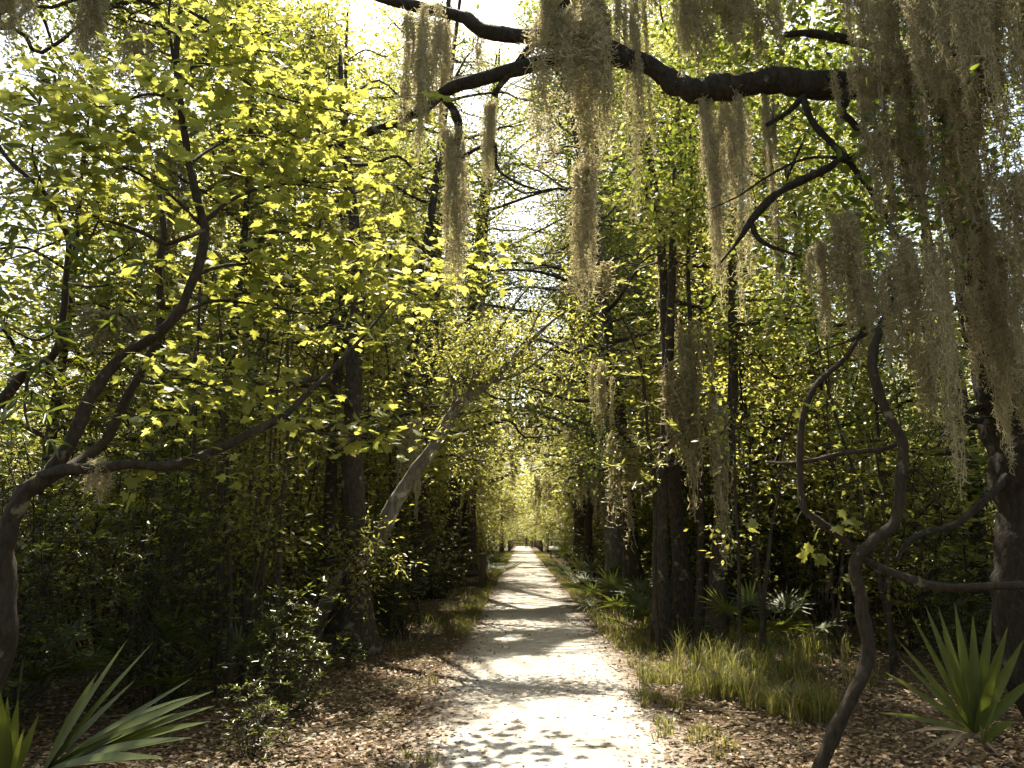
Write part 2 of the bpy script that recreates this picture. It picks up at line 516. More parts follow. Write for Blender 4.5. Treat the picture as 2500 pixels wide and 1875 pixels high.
def gen_tree(seed, H, r0, cb, cr, ncl, lpc, ls, lean=(0, 0), boughs=(), base=None, tm='leaf4', sx=.42, sz=.2, wob=.34, top=.94, up=.35, toward=None, wide=1.0):
    """wood Geo and leaf arrays of a broadleaf tree standing at the origin"""
    rng = np.random.default_rng(seed)
    w = Geo()
    t = np.linspace(0, 1, 10)
    wx, wy = rng.uniform(-1, 1, 4), rng.uniform(-1, 1, 4)
    tx = lean[0] * t ** 1.4 + wob * (wx[0] * np.sin(t * 3 + wx[1] * 3) - wx[0] * np.sin(wx[1] * 3) + .4 * wx[2] * np.sin(t * 8)) * np.minimum(t * 3, 1)
    ty = lean[1] * t ** 1.4 + wob * (wy[0] * np.sin(t * 3 + wy[1] * 3) - wy[0] * np.sin(wy[1] * 3) + .4 * wy[2] * np.sin(t * 8)) * np.minimum(t * 3, 1)
    TP = np.stack([tx, ty, t * H * top - .12 * (t == 0)], 1)
    TR = r0 * (1 - .82 * t) * (1 + .8 * np.exp(-t * 30))
    tp = catmull(np.c_[TP, TR], 4)
    w.tube(tp[:, :3], tp[:, 3], 11, True, .14, seed)
    nl = max(6, ncl // 8)
    C, A = [], []
    for i in range(nl):
        u = (i + rng.uniform(.1, .9)) / nl
        t0 = cb + (.97 - cb) * u
        k = t0 * (len(tp) - 1); k0 = int(k)
        st = tp[k0, :3] * (1 - (k - k0)) + tp[min(k0 + 1, len(tp) - 1), :3] * (k - k0)
        az = i * 2.399 + rng.uniform(-.5, .5)
        L = cr * rng.uniform(.6, 1.1) * (1.0 - .55 * max(0, u - .35) / .65) * (.75 + .25 * min(1, u / .2))
        d = np.array([math.cos(az), math.sin(az), 0])
        if toward is not None and rng.random() < .35:
            d = nrm(np.array([toward[0], toward[1], 0]) + rng.normal(size=3) * [.4, .4, 0]); L *= 1.2
        perp = np.array([-d[1], d[0], 0]) * rng.uniform(-.25, .25)
        rise = up * rng.uniform(.3, 1.3) + .5 * max(0, u - .5)
        q = np.linspace(0, 1, 6)[:, None]
        LP = st + L * (d * q + perp * q ** 2 + np.array([0, 0, 1]) * (rise * q - .18 * q ** 2))
        LP[1:-1] += rng.normal(size=(4, 3)) * .04 * L
        LR = np.linspace(max(.018, r0 * .42 * (1 - .75 * u)), .008, 6)
        lp = catmull(np.c_[LP, LR], 3)
        nc = max(2, int(round(ncl / nl * L / cr * 1.25)))
        s = rng.uniform(.25, 1.02, nc) ** .8
        idx = np.clip((s * (len(lp) - 1)).astype(int), 0, len(lp) - 1)
        a = lp[idx, :3]
        c = a + rng.normal(size=(nc, 3)) * [.17 * L, .17 * L, .12 * L] + [0, 0, .05]
        if base is not None and open_to_sun(np.repeat(c, 4, 0) + base + rng.normal(size=(nc * 4, 3)) * .3).mean() < .5: continue
        w.tube(lp[:, :3], np.maximum(lp[:, 3], .005), 5, False)
        A.append(a); C.append(c)
    for tgt in boughs:
        zi = int(np.argmin(np.abs(tp[:, 2] - max(.8, min(tgt[2] - .25 * np.hypot(tgt[0], tgt[1]), H * .9)))))
        st = tp[zi, :3]; q = np.linspace(0, 1, 7)[:, None]
        LP = st * (1 - q) + tgt * q + np.array([0, 0, .12 * np.linalg.norm(tgt - st)]) * np.sin(q * math.pi) * rng.uniform(-.3, 1)
        LP[1:-1] += rng.normal(size=(5, 3)) * .05 * np.linalg.norm(tgt - st)
        lp = catmull(np.c_[LP, np.linspace(max(.02, tp[zi, 3] * .4), .007, 7)], 3)
        w.tube(lp[:, :3], lp[:, 3], 5, False)
        a = lp[rng.integers(int(len(lp) * .55), len(lp), 8), :3]
        A.append(a); C.append(tgt + rng.normal(size=(8, 3)) * [.75, .6, .45])
    A, C = np.concatenate(A), np.concatenate(C)
    C[:, 2] = np.maximum(C[:, 2], .6)
    if base is not None:
        k = open_to_sun(C + base); A, C = A[k], C[k]
    mid = (A + C) / 2 + rng.normal(size=A.shape) * .06
    w.sticks(A, mid, .011, .008); w.sticks(mid, C, .008, .005)
    for _ in range(2):
        w.sticks(C, C + rng.normal(size=C.shape) * [sx * .9, sx * .9, sz * .9], .005, .0025)
    P, D, Nn, sz_ = leaf_cloud(rng, C, lpc, sx, sz, ls)
    return w, (P, D, Nn, sz_), tp

def put_tree(name, label, base, gen, bark, leaf, tm='leaf4', group=None, mask=True, wide=1.0, cat='tree', rot=None):
    w, (P, D, Nn, sz_), tp = gen
    base = np.array(base, float)
    if mask:
        k = open_to_sun(P + base)
        P, D, Nn, sz_ = P[k], D[k], Nn[k], sz_[k]
    root = thing(name, label, cat, base, group)
    obj('trunk', w.mesh('trunk', bark, True), root)
    g = Geo(); g.leaves(P, D, Nn, sz_, tm, wide)
    obj('crown', g.mesh('crown', leaf), root)
    return root

# things that stand in sunlight in the photograph (sprays of maple leaves, hanging moss, the leaning trunk)
for px, py, Y, r in [(620, 130, 7.0, .8), (760, 250, 7.2, .8), (930, 250, 7.0, .5), (700, 430, 7.0, .6), (720, 640, 7.0, .5), (880, 560, 8.5, .8), (1050, 640, 9, .8),
                     (950, 950, 8.0, .4), (920, 1040, 8.0, .5), (560, 60, 7, .8), (480, 330, 8, .5),
                     (1390, 150, 7.2, .6), (1395, 300, 7.2, .6), (1410, 420, 7.2, .5), (1700, 600, 16, 1.5), (1850, 700, 15, 1.2), (1800, 450, 18, 1.5), (1350, 1100, 30, 1.2), (1400, 900, 20, 1.0), (1200, 880, 18, .9), (1180, 820, 11.5, .8), (1290, 780, 11.4, .7), (1080, 820, 11.3, .6), (1480, 1000, 17, 1.0), (1100, 1000, 17, 1.0), (1430, 650, 9.5, .6), (1520, 900, 13, .9), (1480, 780, 12, .9),
                     (1780, 560, 12.5, .7), (1790, 450, 6.9, .5), (1740, 600, 6.9, .5), (1650, 700, 14, 1.0), (1760, 900, 14, 1.0), (1060, 200, 7.5, .3), (1120, 550, 7.5, .3),
                     (1010, 1165, 11.2, .5), (950, 1270, 11.2, .5), (1080, 1060, 11.1, .5), (60, 640, 6, .5), (70, 900, 6, .5), (90, 1080, 6, .4), (60, 1750, 4, .35), (700, 1680, 7.4, .45), (720, 1560, 8, .35)]:
    lit_spot(at(px, py, Y), r)

shaft = np.random.default_rng(23)
for _ in range(7):
    Y = shaft.uniform(12, 42)
    lit_spot(at(shaft.uniform(980, 1680), shaft.uniform(300, 1150), Y) * [1, 1, .8], shaft.uniform(.5, 1.0))

# ---- the trees that can be told apart: pixel of the foot or a height, distance, size
def gx(px, Y):      # lateral place of a pixel column on the ground at distance Y
    return at(px, 1310, Y)[0]

NEAR = [
    # name, label, x, y, H, r0, crown base, crown radius, clusters, lean, bark, leaf, toward
    ('sweetgum_tree', 'tall pale-barked tree with a straight moss-flecked trunk, left background', gx(600, 14), 14, 15.5, .27, .42, 3.6, 130, (-.9, .2), 'barkpale', 'canopy', (1, .2)),
    ('water_oak_tree', 'tree beyond the left edge added out of view, its high crown shading the top left corner', -8.6, 8.2, 12.5, .2, .74, 5.2, 250, (.4, .8), 'bark', 'oakleaf', (1, .1)),  # added beyond the frame to shade the upper left leaves
    ('water_oak_tree', 'pale mossy trunk leaning left behind the lichen-spotted sapling', gx(410, 12.5), 12.5, 12.5, .2, .45, 3.0, 90, (-.8, 0), 'barkpale', 'canopy', (1, 0)),
    ('water_oak_tree', 'thick dark trunk rising at the left edge of the path behind the leaning tree', gx(880, 11.3), 11.3, 10.5, .19, .36, 3.4, 140, (-.5, .6), 'bark', 'canopy', (1, .1)),
    ('red_maple_tree', 'dark straight trunk between the pale tree and the leaning tree', gx(800, 13.6), 13.6, 13, .13, .32, 3.2, 120, (.3, .2), 'bark', 'canopy', (1, 0)),
    ('red_maple_tree', 'thin dark stem standing left of the pale-barked tree', gx(540, 12), 12, 11.5, .1, .35, 2.8, 90, (.2, 0), 'bark', 'canopy', None),
    ('sweetgum_tree', 'grey trunk right of the pale-barked tree, half hidden by maple leaves', gx(720, 18), 18, 15, .18, .35, 3.6, 130, (.3, 0), 'barkpale', 'canopy', (1, 0)),
    ('water_oak_tree', 'leftmost trunk of the cluster at the right edge of the path, knobbly and dark', gx(1605, 12.2), 12.2, 13.5, .105, .5, 3.3, 62, (.9, .3), 'bark', 'canopy', (-1, .2)),
    ('water_oak_tree', 'second trunk from the left in the cluster beside the path, thick and mossy', gx(1665, 12.7), 12.7, 14, .125, .5, 3.2, 55, (-.5, .5), 'bark', 'canopy', (-.6, .5)),
    ('red_maple_tree', 'third trunk of the right-hand cluster, slender and upright', gx(1700, 12.3), 12.3, 11, .065, .5, 2.4, 40, (.5, .2), 'bark', 'canopy', None),
    ('water_oak_tree', 'rightmost mossy trunk of the cluster beside the path', gx(1735, 12.1), 12.1, 13, .115, .5, 3.0, 55, (1.2, .2), 'bark', 'canopy', None),
    ('live_oak_tree', 'paired leaning trunk behind the palmetto on the right edge of the path', gx(1545, 16.5), 16.5, 14, .17, .34, 4.0, 150, (-.9, .3), 'bark', 'canopy', (-1, 0)),
    ('sweetgum_tree', 'single dark straight trunk right of the path beyond the palmettos', gx(1432, 25.5), 25.5, 15, .15, .3, 3.8, 140, (.1, .1), 'bark', 'canopy', (-1, 0)),
    ('red_maple_tree', 'slim forked trunk behind the grass on the right, lit at its fork', gx(1832, 14), 14, 11, .09, .3, 2.8, 100, (.2, .1), 'bark', 'canopy', None),
    ('red_maple_tree', 'slanting trunk deep in the right-hand thicket', gx(1890, 16), 16, 12, .12, .32, 3.2, 110, (1.3, .2), 'bark', 'canopy', None),
    ('water_oak_tree', 'broad tree behind the wooden railing, left of the path', gx(1020, 21), 21, 21, .26, .28, 4.2, 170, (.8, .2), 'bark', 'canopy', (1, 0)),
    ('live_oak_tree', 'leafy tree arching over the path beyond the railing', gx(1140, 33), 33, 26, .3, .25, 4.6, 180, (.8, .2), 'bark', 'canopy', (1, 0)),
    ('live_oak_tree', 'moss-hung tree over the path on the right, beyond the dark straight trunk', gx(1420, 36), 36, 26, .3, .25, 4.6, 180, (-.8, .2), 'bark', 'canopy', (-1, 0)),
    ('red_maple_tree', 'bushy tree filling the right middle distance behind the twisted sapling', gx(2080, 15), 15, 12, .14, .22, 3.6, 150, (-.4, 0), 'bark', 'canopy', None),
    ('red_maple_tree', 'bushy tree at the far right behind the big oak trunk', gx(2380, 13), 13, 12, .14, .22, 3.6, 150, (.2, 0), 'bark', 'canopy', None),
    ('red_maple_tree', 'shaded tree low on the left edge behind the maple sapling', gx(130, 11), 11, 8.5, .11, .22, 2.8, 120, (-.3, 0), 'bark', 'canopy', None),
    ('sweetgum_tree', 'tree at far left whose thin top shows sky between the leaves', gx(250, 17), 17, 10.5, .16, .25, 3.2, 110, (-.3, 0), 'barkpale', 'canopy', None),
    ('water_oak_tree', 'tall tree behind the maple sprays, left of the path', gx(960, 16), 16, 16, .17, .35, 3.8, 150, (.9, .2), 'bark', 'canopy', (1, 0)),
    ('sweetgum_tree', 'tall tree behind the hanging moss, right of the path', gx(1500, 21), 21, 20, .2, .35, 3.8, 150, (-.4, .2), 'barkpale', 'canopy', (-1, 0)),
    ('water_oak_tree', 'tall tree between the moss curtain and the bare twisted limb on the right', gx(1780, 19), 19, 16.5, .17, .3, 3.8, 150, (-.2, 0), 'bark', 'canopy', None),
    ('red_maple_tree', 'thin tree leaning right across the bright gap right of the moss', gx(1640, 15), 15, 12, .075, .55, 2.6, 70, (1.3, .2), 'barksap', 'canopy', None),
    ('water_oak_tree', 'tall tree with its crown over the bare twisted limb', gx(2120, 21), 21, 17, .2, .3, 4.2, 160, (0, 0), 'bark', 'canopy', None),
    ('sweetgum_tree', 'tall tree in the far left woods behind the pale trunk', gx(500, 22), 22, 16, .2, .3, 4.0, 150, (.2, 0), 'barkpale', 'canopy', None),
    ('water_oak_tree', 'tree whose crown closes over the middle of the path from the left', gx(1100, 26), 26, 21, .24, .3, 4.6, 170, (1.4, .3), 'bark', 'canopy', (1, 0)),
]
br = np.random.default_rng(17)
BOUGH = {}
NXY = np.array([t[2:4] for t in NEAR])
for px in range(960, 1760, 95):
    for py in range(60, 1130, 105):
        for lo, hi in ((15, 18.5), (20, 25), (27, 32), (33, 38), (38, 46)):
            if br.random() < .2: continue
            for _ in range(12):
                q = at(px + br.normal() * 50, py + br.normal() * 50, br.uniform(lo, hi))
                if open_to_sun(q + br.normal(size=(9, 3)) * .35).mean() > .75: break
            if q[2] > 25 or q[2] < 2.8: continue
            if abs(px - 1300) < 190 and q[2] < 7.5 and q[1] < 40: continue
            if q[2] < 8 and br.random() < .45: continue
            i = int(np.argmin((NXY[:, 0] - q[0]) ** 2 + (NXY[:, 1] - q[1]) ** 2))
            BOUGH.setdefault(i, []).append(q - [NXY[i, 0], NXY[i, 1], 0])
i_off = [t[1].startswith('tree beyond the left edge') for t in NEAR].index(True)
BOUGH[i_off] = [np.array([br.uniform(-5.2, -2.3), br.uniform(7.2, 9.6), br.uniform(8.9, 10.6)]) - [NXY[i_off, 0], NXY[i_off, 1], 0] for _ in range(11)]  # added boughs above the frame, placed to shade the top left leaves
KIND = {'water_oak_tree': ('leaf6', .095, .95), 'live_oak_tree': ('leaf4', .085, .8), 'sweetgum_tree': ('leaf4', .115, 1.45), 'red_maple_tree': ('leaf4', .11, 1.25)}
for i, (nm, lab, x, y, H, r0, cb, cr, ncl, lean, bk, lf, tw) in enumerate(NEAR):
    put_tree(nm, lab, (x, y, 0), gen_tree(100 + i, H, r0, cb * (.55 if y > 12.8 else .8 if y > 9 else 1), cr * 1.08, int(ncl * 1.35), 95, KIND[nm][1], lean, BOUGH.get(i, ()), np.array([x, y, 0]), toward=tw), M[bk], M['oakleaf' if i % 4 == 3 else lf], KIND[nm][0], wide=KIND[nm][2])

# ---- the rest of the wood: six kinds, copied
VAR = []
for k, (H, r0, cb, cr, ncl) in enumerate([(15, .18, .14, 4.0, 190), (13, .14, .1, 3.6, 180), (17, .2, .16, 4.2, 200), (11, .1, .08, 3.2, 150), (14, .16, .1, 4.0, 190), (16, .18, .14, 3.8, 180)]):
    w, (P, D, Nn, sz_), tp = gen_tree(300 + k, H, r0, cb, cr, ncl, 75, .15, (.4 * (-1) ** k, .2), sx=.5, sz=.24)
    g = Geo(); g.leaves(P, D, Nn, sz_, 'leaf4')
    VAR.append((w.mesh('trunk', M['bark' if k % 2 else 'barkpale'], True), g.mesh('crown', M['canopy']), H))

def copy_tree(k, loc, rz, s, label, name, group):
    root = thing(name, label, 'tree', loc, group)
    root.rotation_euler = (0, 0, rz)
    root.scale = (s, s, s)
    obj('trunk', VAR[k][0], root); obj('crown', VAR[k][1], root)

rng = np.random.default_rng(77)
taken = [(t[2], t[3]) for t in NEAR]
spots = []
for _ in range(9000):
    y = rng.uniform(10, 128); x = rng.uniform(-42, 42)
    lim = 12 + .72 * y
    if abs(x) > lim: continue
    e = 1.9 if y > 78 else 3.7
    if -e + .2 < x < e + .2: continue
    if y < 17 and abs(x) < 9: continue
    if (x > 7.5 and 11 < y < 36) or (x < -8.5 and 11 < y < 32): continue
    near = 3.1 if abs(x) < 9 else 5.2
    if all((x - a) ** 2 + (y - b) ** 2 > near ** 2 for a, b in taken):
        taken.append((x, y)); spots.append((x, y))
spots.sort(key=lambda p: p[1])
spots = spots[:170]
cntL = cntR = 0
for x, y in spots:
    left = x < 0
    if left: cntL += 1
    else: cntR += 1
    k = int(rng.integers(6)); s = rng.uniform(.85, 1.15)
    px = to_px(np.array([x, y, 0]))[0]
    if 24 < y < 75 and 5.5 < abs(x) < 15 and px > 560: s *= rng.uniform(1.25, 1.75)
    if px < 470 and y < 45:
        s *= min(1, (.46 * y + 1.2) / (VAR[k][2] * s))
    lab = 'background tree in the woods %s of the path, %s from the camera' % ('left' if left else 'right', nth(cntL if left else cntR))
    copy_tree(k, (x, y, 0), rng.uniform(0, 6.28), s, lab, 'woodland_tree', 'background trees %s of the path' % ('left' if left else 'right'))
for i, (x, y) in enumerate([(-2.6, 118), (2.2, 124), (-.6, 141), (3.4, 138), (-4, 136), (.9, 146)]):
    copy_tree(i, (x, y, 0), i * 1.3, .9, '%s of the trees that close the view at the far end of the path' % nth(i + 1), 'woodland_tree', 'trees at the far end of the path')

for i, (x, y, k, s_) in enumerate([(-4.5, -4.5, 3, .8), (4.8, -4.0, 1, .8), (.4, -8, 4, .9), (-8, -1.5, 1, .85), (8.2, .5, 4, .8), (-5.5, -10, 0, .9), (5.6, -9.5, 2, .8), (0, -14, 0, 1.0), (10, -6, 5, .9), (-10.5, -7, 2, .8)]):
    copy_tree(k, (x, y, 0), i * 2.1, s_, 'tree standing behind the camera on the path, %s nearest' % nth(i + 1), 'woodland_tree', 'trees behind the viewpoint')

def end_shrubs():
    r = np.random.default_rng(19)
    n = 5200
    P = np.stack([r.normal(size=n) * 5, r.uniform(133, 150, n), np.abs(r.normal(size=n)) * 2.2], 1)
    g = Geo(); g.leaves(P, r.normal(size=(n, 3)), r.normal(size=(n, 3)) * .6 + [0, 0, 1], r.uniform(.3, .6, n), 'leaf4')
    stuff(obj('far_thicket', g.mesh('far_thicket', M['canopy'])), 'bright green thicket that closes the far end of the path', 'thicket')
end_shrubs()

def far_wood():
    r = np.random.default_rng(9)
    n = 42000
    a = r.uniform(-.75, .75, n); d = r.uniform(70, 190, n)
    x, y = d * np.sin(a), d * np.cos(a)
    ok = (np.abs(x) > 6) | (y > 140)
    x, y = x[ok], y[ok]
    n = len(x)
    z = r.uniform(0, 1, n) ** .9 * (12 + 7 * vnoise(x * .1, y * .1, 4))
    P = np.stack([x, y, z], 1)
    k = vnoise(x * .35, z * .4 + y * .05, 8) > .35
    P = P[k]; n = len(P)
    g = Geo()
    g.leaves(P, r.normal(size=(n, 3)), r.normal(size=(n, 3)) * .6 + [0, 0, 1], r.uniform(.5, 1.1, n), 'leaf4')
    o = obj('far_wood', g.mesh('far_wood', M['canopy']))
    stuff(o, 'mass of distant green forest closing the view behind the trees', 'forest')
far_wood()

# ------------------------------------------------------------------ hand-placed foreground limbs
def limb_pts(L):
    """[(px, py, Y, radius)] -> points with radius"""
    return np.array([[*at(a, b, c), r] for a, b, c, r in L])

def limb(name, pts, mat, parent, base, sides=9, per=9, seed=0, rough=.06, raw=False):
    P = pts if raw else limb_pts(pts)
    p = catmull(P, per)
    r = np.random.default_rng(seed)
    sm = lambda v: np.apply_along_axis(lambda a: np.convolve(np.pad(a, 2, 'edge'), [.1, .24, .32, .24, .1], 'valid'), 0, v)
    rad = np.maximum(p[:, 3], .004) * (1 + rough * 1.6 * sm(r.normal(size=len(p))))
    q = p[:, :3] - base + sm(r.normal(size=(len(p), 3))) * rad[:, None] * .16
    big = rad.max() > .03
    g = Geo(); g.tube(q, rad, sides + 4 if big else sides, True, .16 if big else .1, seed)
    return obj(name, g.mesh(name, mat, True), parent), p

def twigs_along(g, p, rng, n, length, rad=.006, s0=.2, droop=0.0):
    """short side twigs along a limb path (world points)"""
    i = rng.integers(int(len(p) * s0), len(p), n)
    A = p[i, :3]
    d = rng.normal(size=(n, 3)); d[:, 2] -= droop
    d = nrm(d)
    B = A + d * rng.uniform(.3, 1, (n, 1)) * length
    C = B + nrm(d + rng.normal(size=(n, 3)) * .5) * rng.uniform(.3, 1, (n, 1)) * length * .7
    g.sticks(A, B, rad, rad * .7); g.sticks(B, C, rad * .7, rad * .35)
    return np.concatenate([B, C])

# ---- the big live oak on the right, with its limb over the path
oak_base = np.array([at(2560, 1310, 6.3)[0] + .12, 6.3, 0])
oak = thing('live_oak_tree', 'big dark live oak at the right edge, its heavy limb crossing over the path', 'tree', oak_base)
trunk = np.array([[oak_base[0] + .1, 6.3, -.15, .36], [*at(2560, 1600, 6.3), .29], [*at(2520, 1350, 6.3), .25], [*at(2490, 1130, 6.3), .22], [*at(2440, 900, 6.3), .195],
                  [*at(2385, 650, 6.35), .175], [*at(2350, 400, 6.4), .16], [*at(2345, 200, 6.4), .15], [*at(2335, 0, 6.4), .13], [*at(2330, -250, 6.4), .1], [*at(2300, -500, 6.6), .06]])
limb('trunk', trunk, M['barkoakshade'], oak, oak_base, 14, 10, 1, raw=True)
OAK_LIMBS = [
    [(2355, 240, 6.4, .15), (2250, 200, 6.45, .14), (2150, 198, 6.5, .135), (2000, 205, 6.6, .13), (1890, 195, 6.7, .12), (1800, 208, 6.8, .12), (1700, 222, 6.9, .115), (1640, 200, 7.0, .105), (1560, 145, 7.1, .095),
     (1450, 112, 7.2, .09), (1330, 95, 7.3, .085), (1200, 78, 7.4, .08), (1130, 40, 7.5, .07), (1050, 22, 7.6, .062), (930, -5, 7.8, .05), (780, -60, 8.0, .035)],
    [(1580, 150, 7.1, .08), (1450, 140, 7.15, .078), (1330, 150, 7.2, .075), (1200, 188, 7.3, .07), (1100, 215, 7.4, .06), (1040, 265, 7.5, .05), (950, 305, 7.6, .042), (900, 325, 7.65, .04), (880, 342, 7.7, .03)],
    [(1420, -60, 7.0, .035), (1370, 20, 7.1, .04), (1310, 95, 7.2, .042), (1260, 160, 7.25, .038), (1205, 232, 7.3, .03)],
    [(1090, 240, 7.4, .045), (1120, 300, 7.45, .04), (1115, 380, 7.5, .03), (1160, 365, 7.5, .022), (1205, 350, 7.5, .024), (1215, 410, 7.5, .018), (1260, 445, 7.5, .013), (1335, 470, 7.5, .007)],
    [(1960, 235, 6.6, .035), (1985, 300, 6.55, .03), (2030, 350, 6.5, .028), (2065, 385, 6.45, .028), (2130, 470, 6.4, .025), (2180, 560, 6.3, .02), (2215, 610, 6.3, .014)],
    [(2075, 225, 6.5, .045), (2058, 270, 6.45, .035), (2085, 305, 6.45, .033), (2120, 340, 6.45, .03), (2130, 368, 6.45, .03), (2065, 388, 6.4, .03), (1960, 440, 6.4, .036), (1900, 470, 6.35, .038), (1850, 520, 6.3, .036), (1830, 545, 6.3, .03),
     (1800, 590, 6.3, .015), (1760, 640, 6.3, .008)],
    [(1835, 545, 6.3, .026), (1850, 580, 6.3, .022), (1890, 605, 6.3, .018), (1955, 625, 6.3, .01)],
    [(1955, 240, 6.6, .03), (1920, 275, 6.6, .026), (1872, 305, 6.6, .022)],
    [(2068, 385, 6.45, .016), (1980, 385, 6.4, .014), (1920, 405, 6.4, .012), (1860, 440, 6.4, .010), (1800, 480, 6.4, .008), (1730, 512, 6.4, .004)],
    [(2230, 150, 6.45, .035), (2140, 118, 6.5, .04), (2060, 95, 6.55, .038), (1980, 80, 6.6, .036), (1915, 85, 6.6, .03)],
    [(2405, 990, 6.3, .03), (2360, 1008, 6.2, .022), (2310, 1040, 6.1, .02), (2298, 1070, 6.1, .012)],
    [(2460, 1035, 6.3, .03), (2390, 1028, 6.2, .024), (2320, 1036, 6.1, .016), (2290, 1090, 6.0, .01)],
    [(2470, 1150, 6.2, .035), (2400, 1225, 6.0, .03), (2330, 1282, 5.9, .026), (2230, 1312, 5.8, .02), (2185, 1370, 5.8, .014)],
    [(2345, 205, 6.4, .08), (2420, 60, 6.2, .07), (2520, -60, 6.0, .05)],
    [(2335, -60, 6.4, .08), (2200, -150, 6.9, .07), (2000, -190, 7.4, .05), (1780, -150, 8.0, .035), (1600, -60, 8.6, .02)],
]
oak_tw = Geo(); oak_tips = []
rr = np.random.default_rng(12)
for i, L in enumerate(OAK_LIMBS):
    o, p = limb('limb', L, M['barkoakshade'], oak, oak_base, 10 if L[0][3] > .06 else 7, 10, 20 + i, .05)
    oak_tips.append(twigs_along(oak_tw, p, rr, 26 if i < 2 else 14, .22 if i < 2 else .16, .005))
w = Geo(); w.V = [v - oak_base for v in oak_tw.V]; w.Q = oak_tw.Q; w.n = oak_tw.n
stuff(obj('twigs', w.mesh('twigs', M['bark']), oak))
# leaf clumps of the oak, with extra ones overhead added for shade
oc = [(1640, 330, 8.5), (1580, 400, 9), (1680, 260, 8), (1740, 300, 8.5), (1700, 400, 9), (1620, 250, 9), (1660, 80, 8), (1690, 30, 8), (1850, 60, 7.5), (1950, 120, 7.2), (2030, 60, 7), (2080, 150, 7), (1900, 140, 7.2), (2020, 30, 7.5),
      (1600, 470, 9.5), (1640, 520, 9.5), (2060, 280, 7.2), (2020, 250, 7.4), (1480, -60, 8), (1300, -80, 8.5), (2250, 420, 6.2), (2200, 560, 6.2), (2350, 500, 5.9), (2300, 600, 6.0), (2100, 450, 6.8), (2000, 520, 6.8), (1940, 560, 7.0), (2050, 600, 6.8), (2440, 550, 5.8), (2250, 300, 6.2),
      (1950, 700, 7.5), (1900, 760, 8), (2000, 800, 8)]
OC = np.array([at(*c) for c in oc])
OC = np.concatenate([OC + rr.normal(size=OC.shape) * .25 for _ in range(3)])
OC = np.concatenate([OC, np.stack([rr.uniform(1.5, 7.5, 420), rr.uniform(5.0, 11, 420), rr.uniform(6.6, 9.5, 420)], 1)])  # upper crown clumps added to shade the near right
OC = OC[open_to_sun(OC)]
OC = np.concatenate([OC, np.array([2.25, 8.4, 8.5]) + rr.normal(size=(110, 3)) * [.6, .6, .35]])  # dense clump added above the frame to shade the right palmetto
P, D, Nn, sz_ = leaf_cloud(rr, OC, 26, .24, .17, .10)
k = open_to_sun(P); P, D, Nn, sz_ = P[k], D[k], Nn[k], sz_[k]
g = Geo(); g.leaves(P - oak_base, D, Nn, sz_, 'leaf6', 1.25)
stuff(obj('crown', g.mesh('crown', M['oakleaf']), oak))

# ---- twisted sapling on the right
sap_base = ground_at(1985, 1885); sap_base[2] = 0
sap = thing('sapling_tree', 'thin twisted sapling rising in S-bends at the right verge', 'tree', sap_base)
Yb = sap_base[1]
limb('trunk', np.array([[*(sap_base - [0.03, 0, .1]), .05]] + [[*at(a, b, Yb + dy), r] for a, b, dy, r in [
    (2035, 1795, 0, .047), (2085, 1690, 0, .045), (2118, 1600, .05, .045), (2104, 1480, .05, .043), (2090, 1372, 0, .042), (2140, 1315, 0, .042), (2188, 1268, 0, .04), (2196, 1180, 0, .038),
    (2205, 1090, 0, .037), (2165, 1010, 0, .037), (2138, 940, 0, .037), (2130, 870, 0, .035), (2150, 800, .1, .03), (2185, 720, .2, .025), (2200, 600, .3, .018)]]), M['barksap'], sap, sap_base, 10, 9, 3, raw=True)
SAP = [
    [(2097, 1362, 5.95, .026), (2060, 1315, 5.9, .026), (1998, 1272, 5.85, .026), (1962, 1240, 5.85, .025), (1954, 1160, 5.85, .025), (1956, 1060, 5.85, .024), (1966, 990, 5.85, .023), (2000, 930, 5.9, .022), (2062, 876, 6.0, .02), (2110, 800, 6.1, .016)],
    [(2090, 1355, 5.95, .03), (2150, 1385, 5.8, .028), (2210, 1410, 5.7, .028), (2290, 1432, 5.6, .028), (2400, 1432, 5.5, .028), (2520, 1425, 5.4, .028)],
    [(2208, 1075, 5.95, .024), (2150, 1098, 5.9, .02), (2060, 1106, 5.9, .018), (1985, 1124, 5.9, .017), (1930, 1131, 5.9, .013), (1870, 1129, 5.9, .008)],
    [(2190, 1180, 5.95, .014), (2240, 1150, 5.9, .012), (2310, 1250, 5.9, .009)],
    [(2150, 800, 6.0, .015), (2080, 830, 6.1, .012), (1990, 860, 6.2, .007)],
]
tw = Geo(); tips = []
for i, L in enumerate(SAP):
    o, p = limb('limb', L, M['barksap'], sap, sap_base, 8, 6, 60 + i, .05)
    tips.append(twigs_along(tw, p, rr, 16, .15, .004))
w = Geo(); w.V = [v - sap_base for v in tw.V]; w.Q = tw.Q; w.n = tw.n
stuff(obj('twigs', w.mesh('twigs', M['barksap']), sap))
# sapling leaves, each one a leaf
lf1 = Geo(); lf1.leaves(np.zeros((1, 3)), np.array([[0, 1., 0]]), np.array([[0, 0, 1.]]), 1.0, 'maple')
MAPLE_ME = lf1.mesh('leaf', M['maple'])
lf2 = Geo(); lf2.leaves(np.zeros((1, 3)), np.array([[0, 1., 0]]), np.array([[0, 0, 1.]]), 1.0, 'lance')
LANCE_ME = lf2.mesh('leaf', M['lance'])
lf3 = Geo(); lf3.leaves(np.zeros((1, 3)), np.array([[0, 1., 0]]), np.array([[0, 0, 1.]]), 1.0, 'leaf6', 1.1)
OVAL_ME = lf3.mesh('leaf', M['oakleaf'])

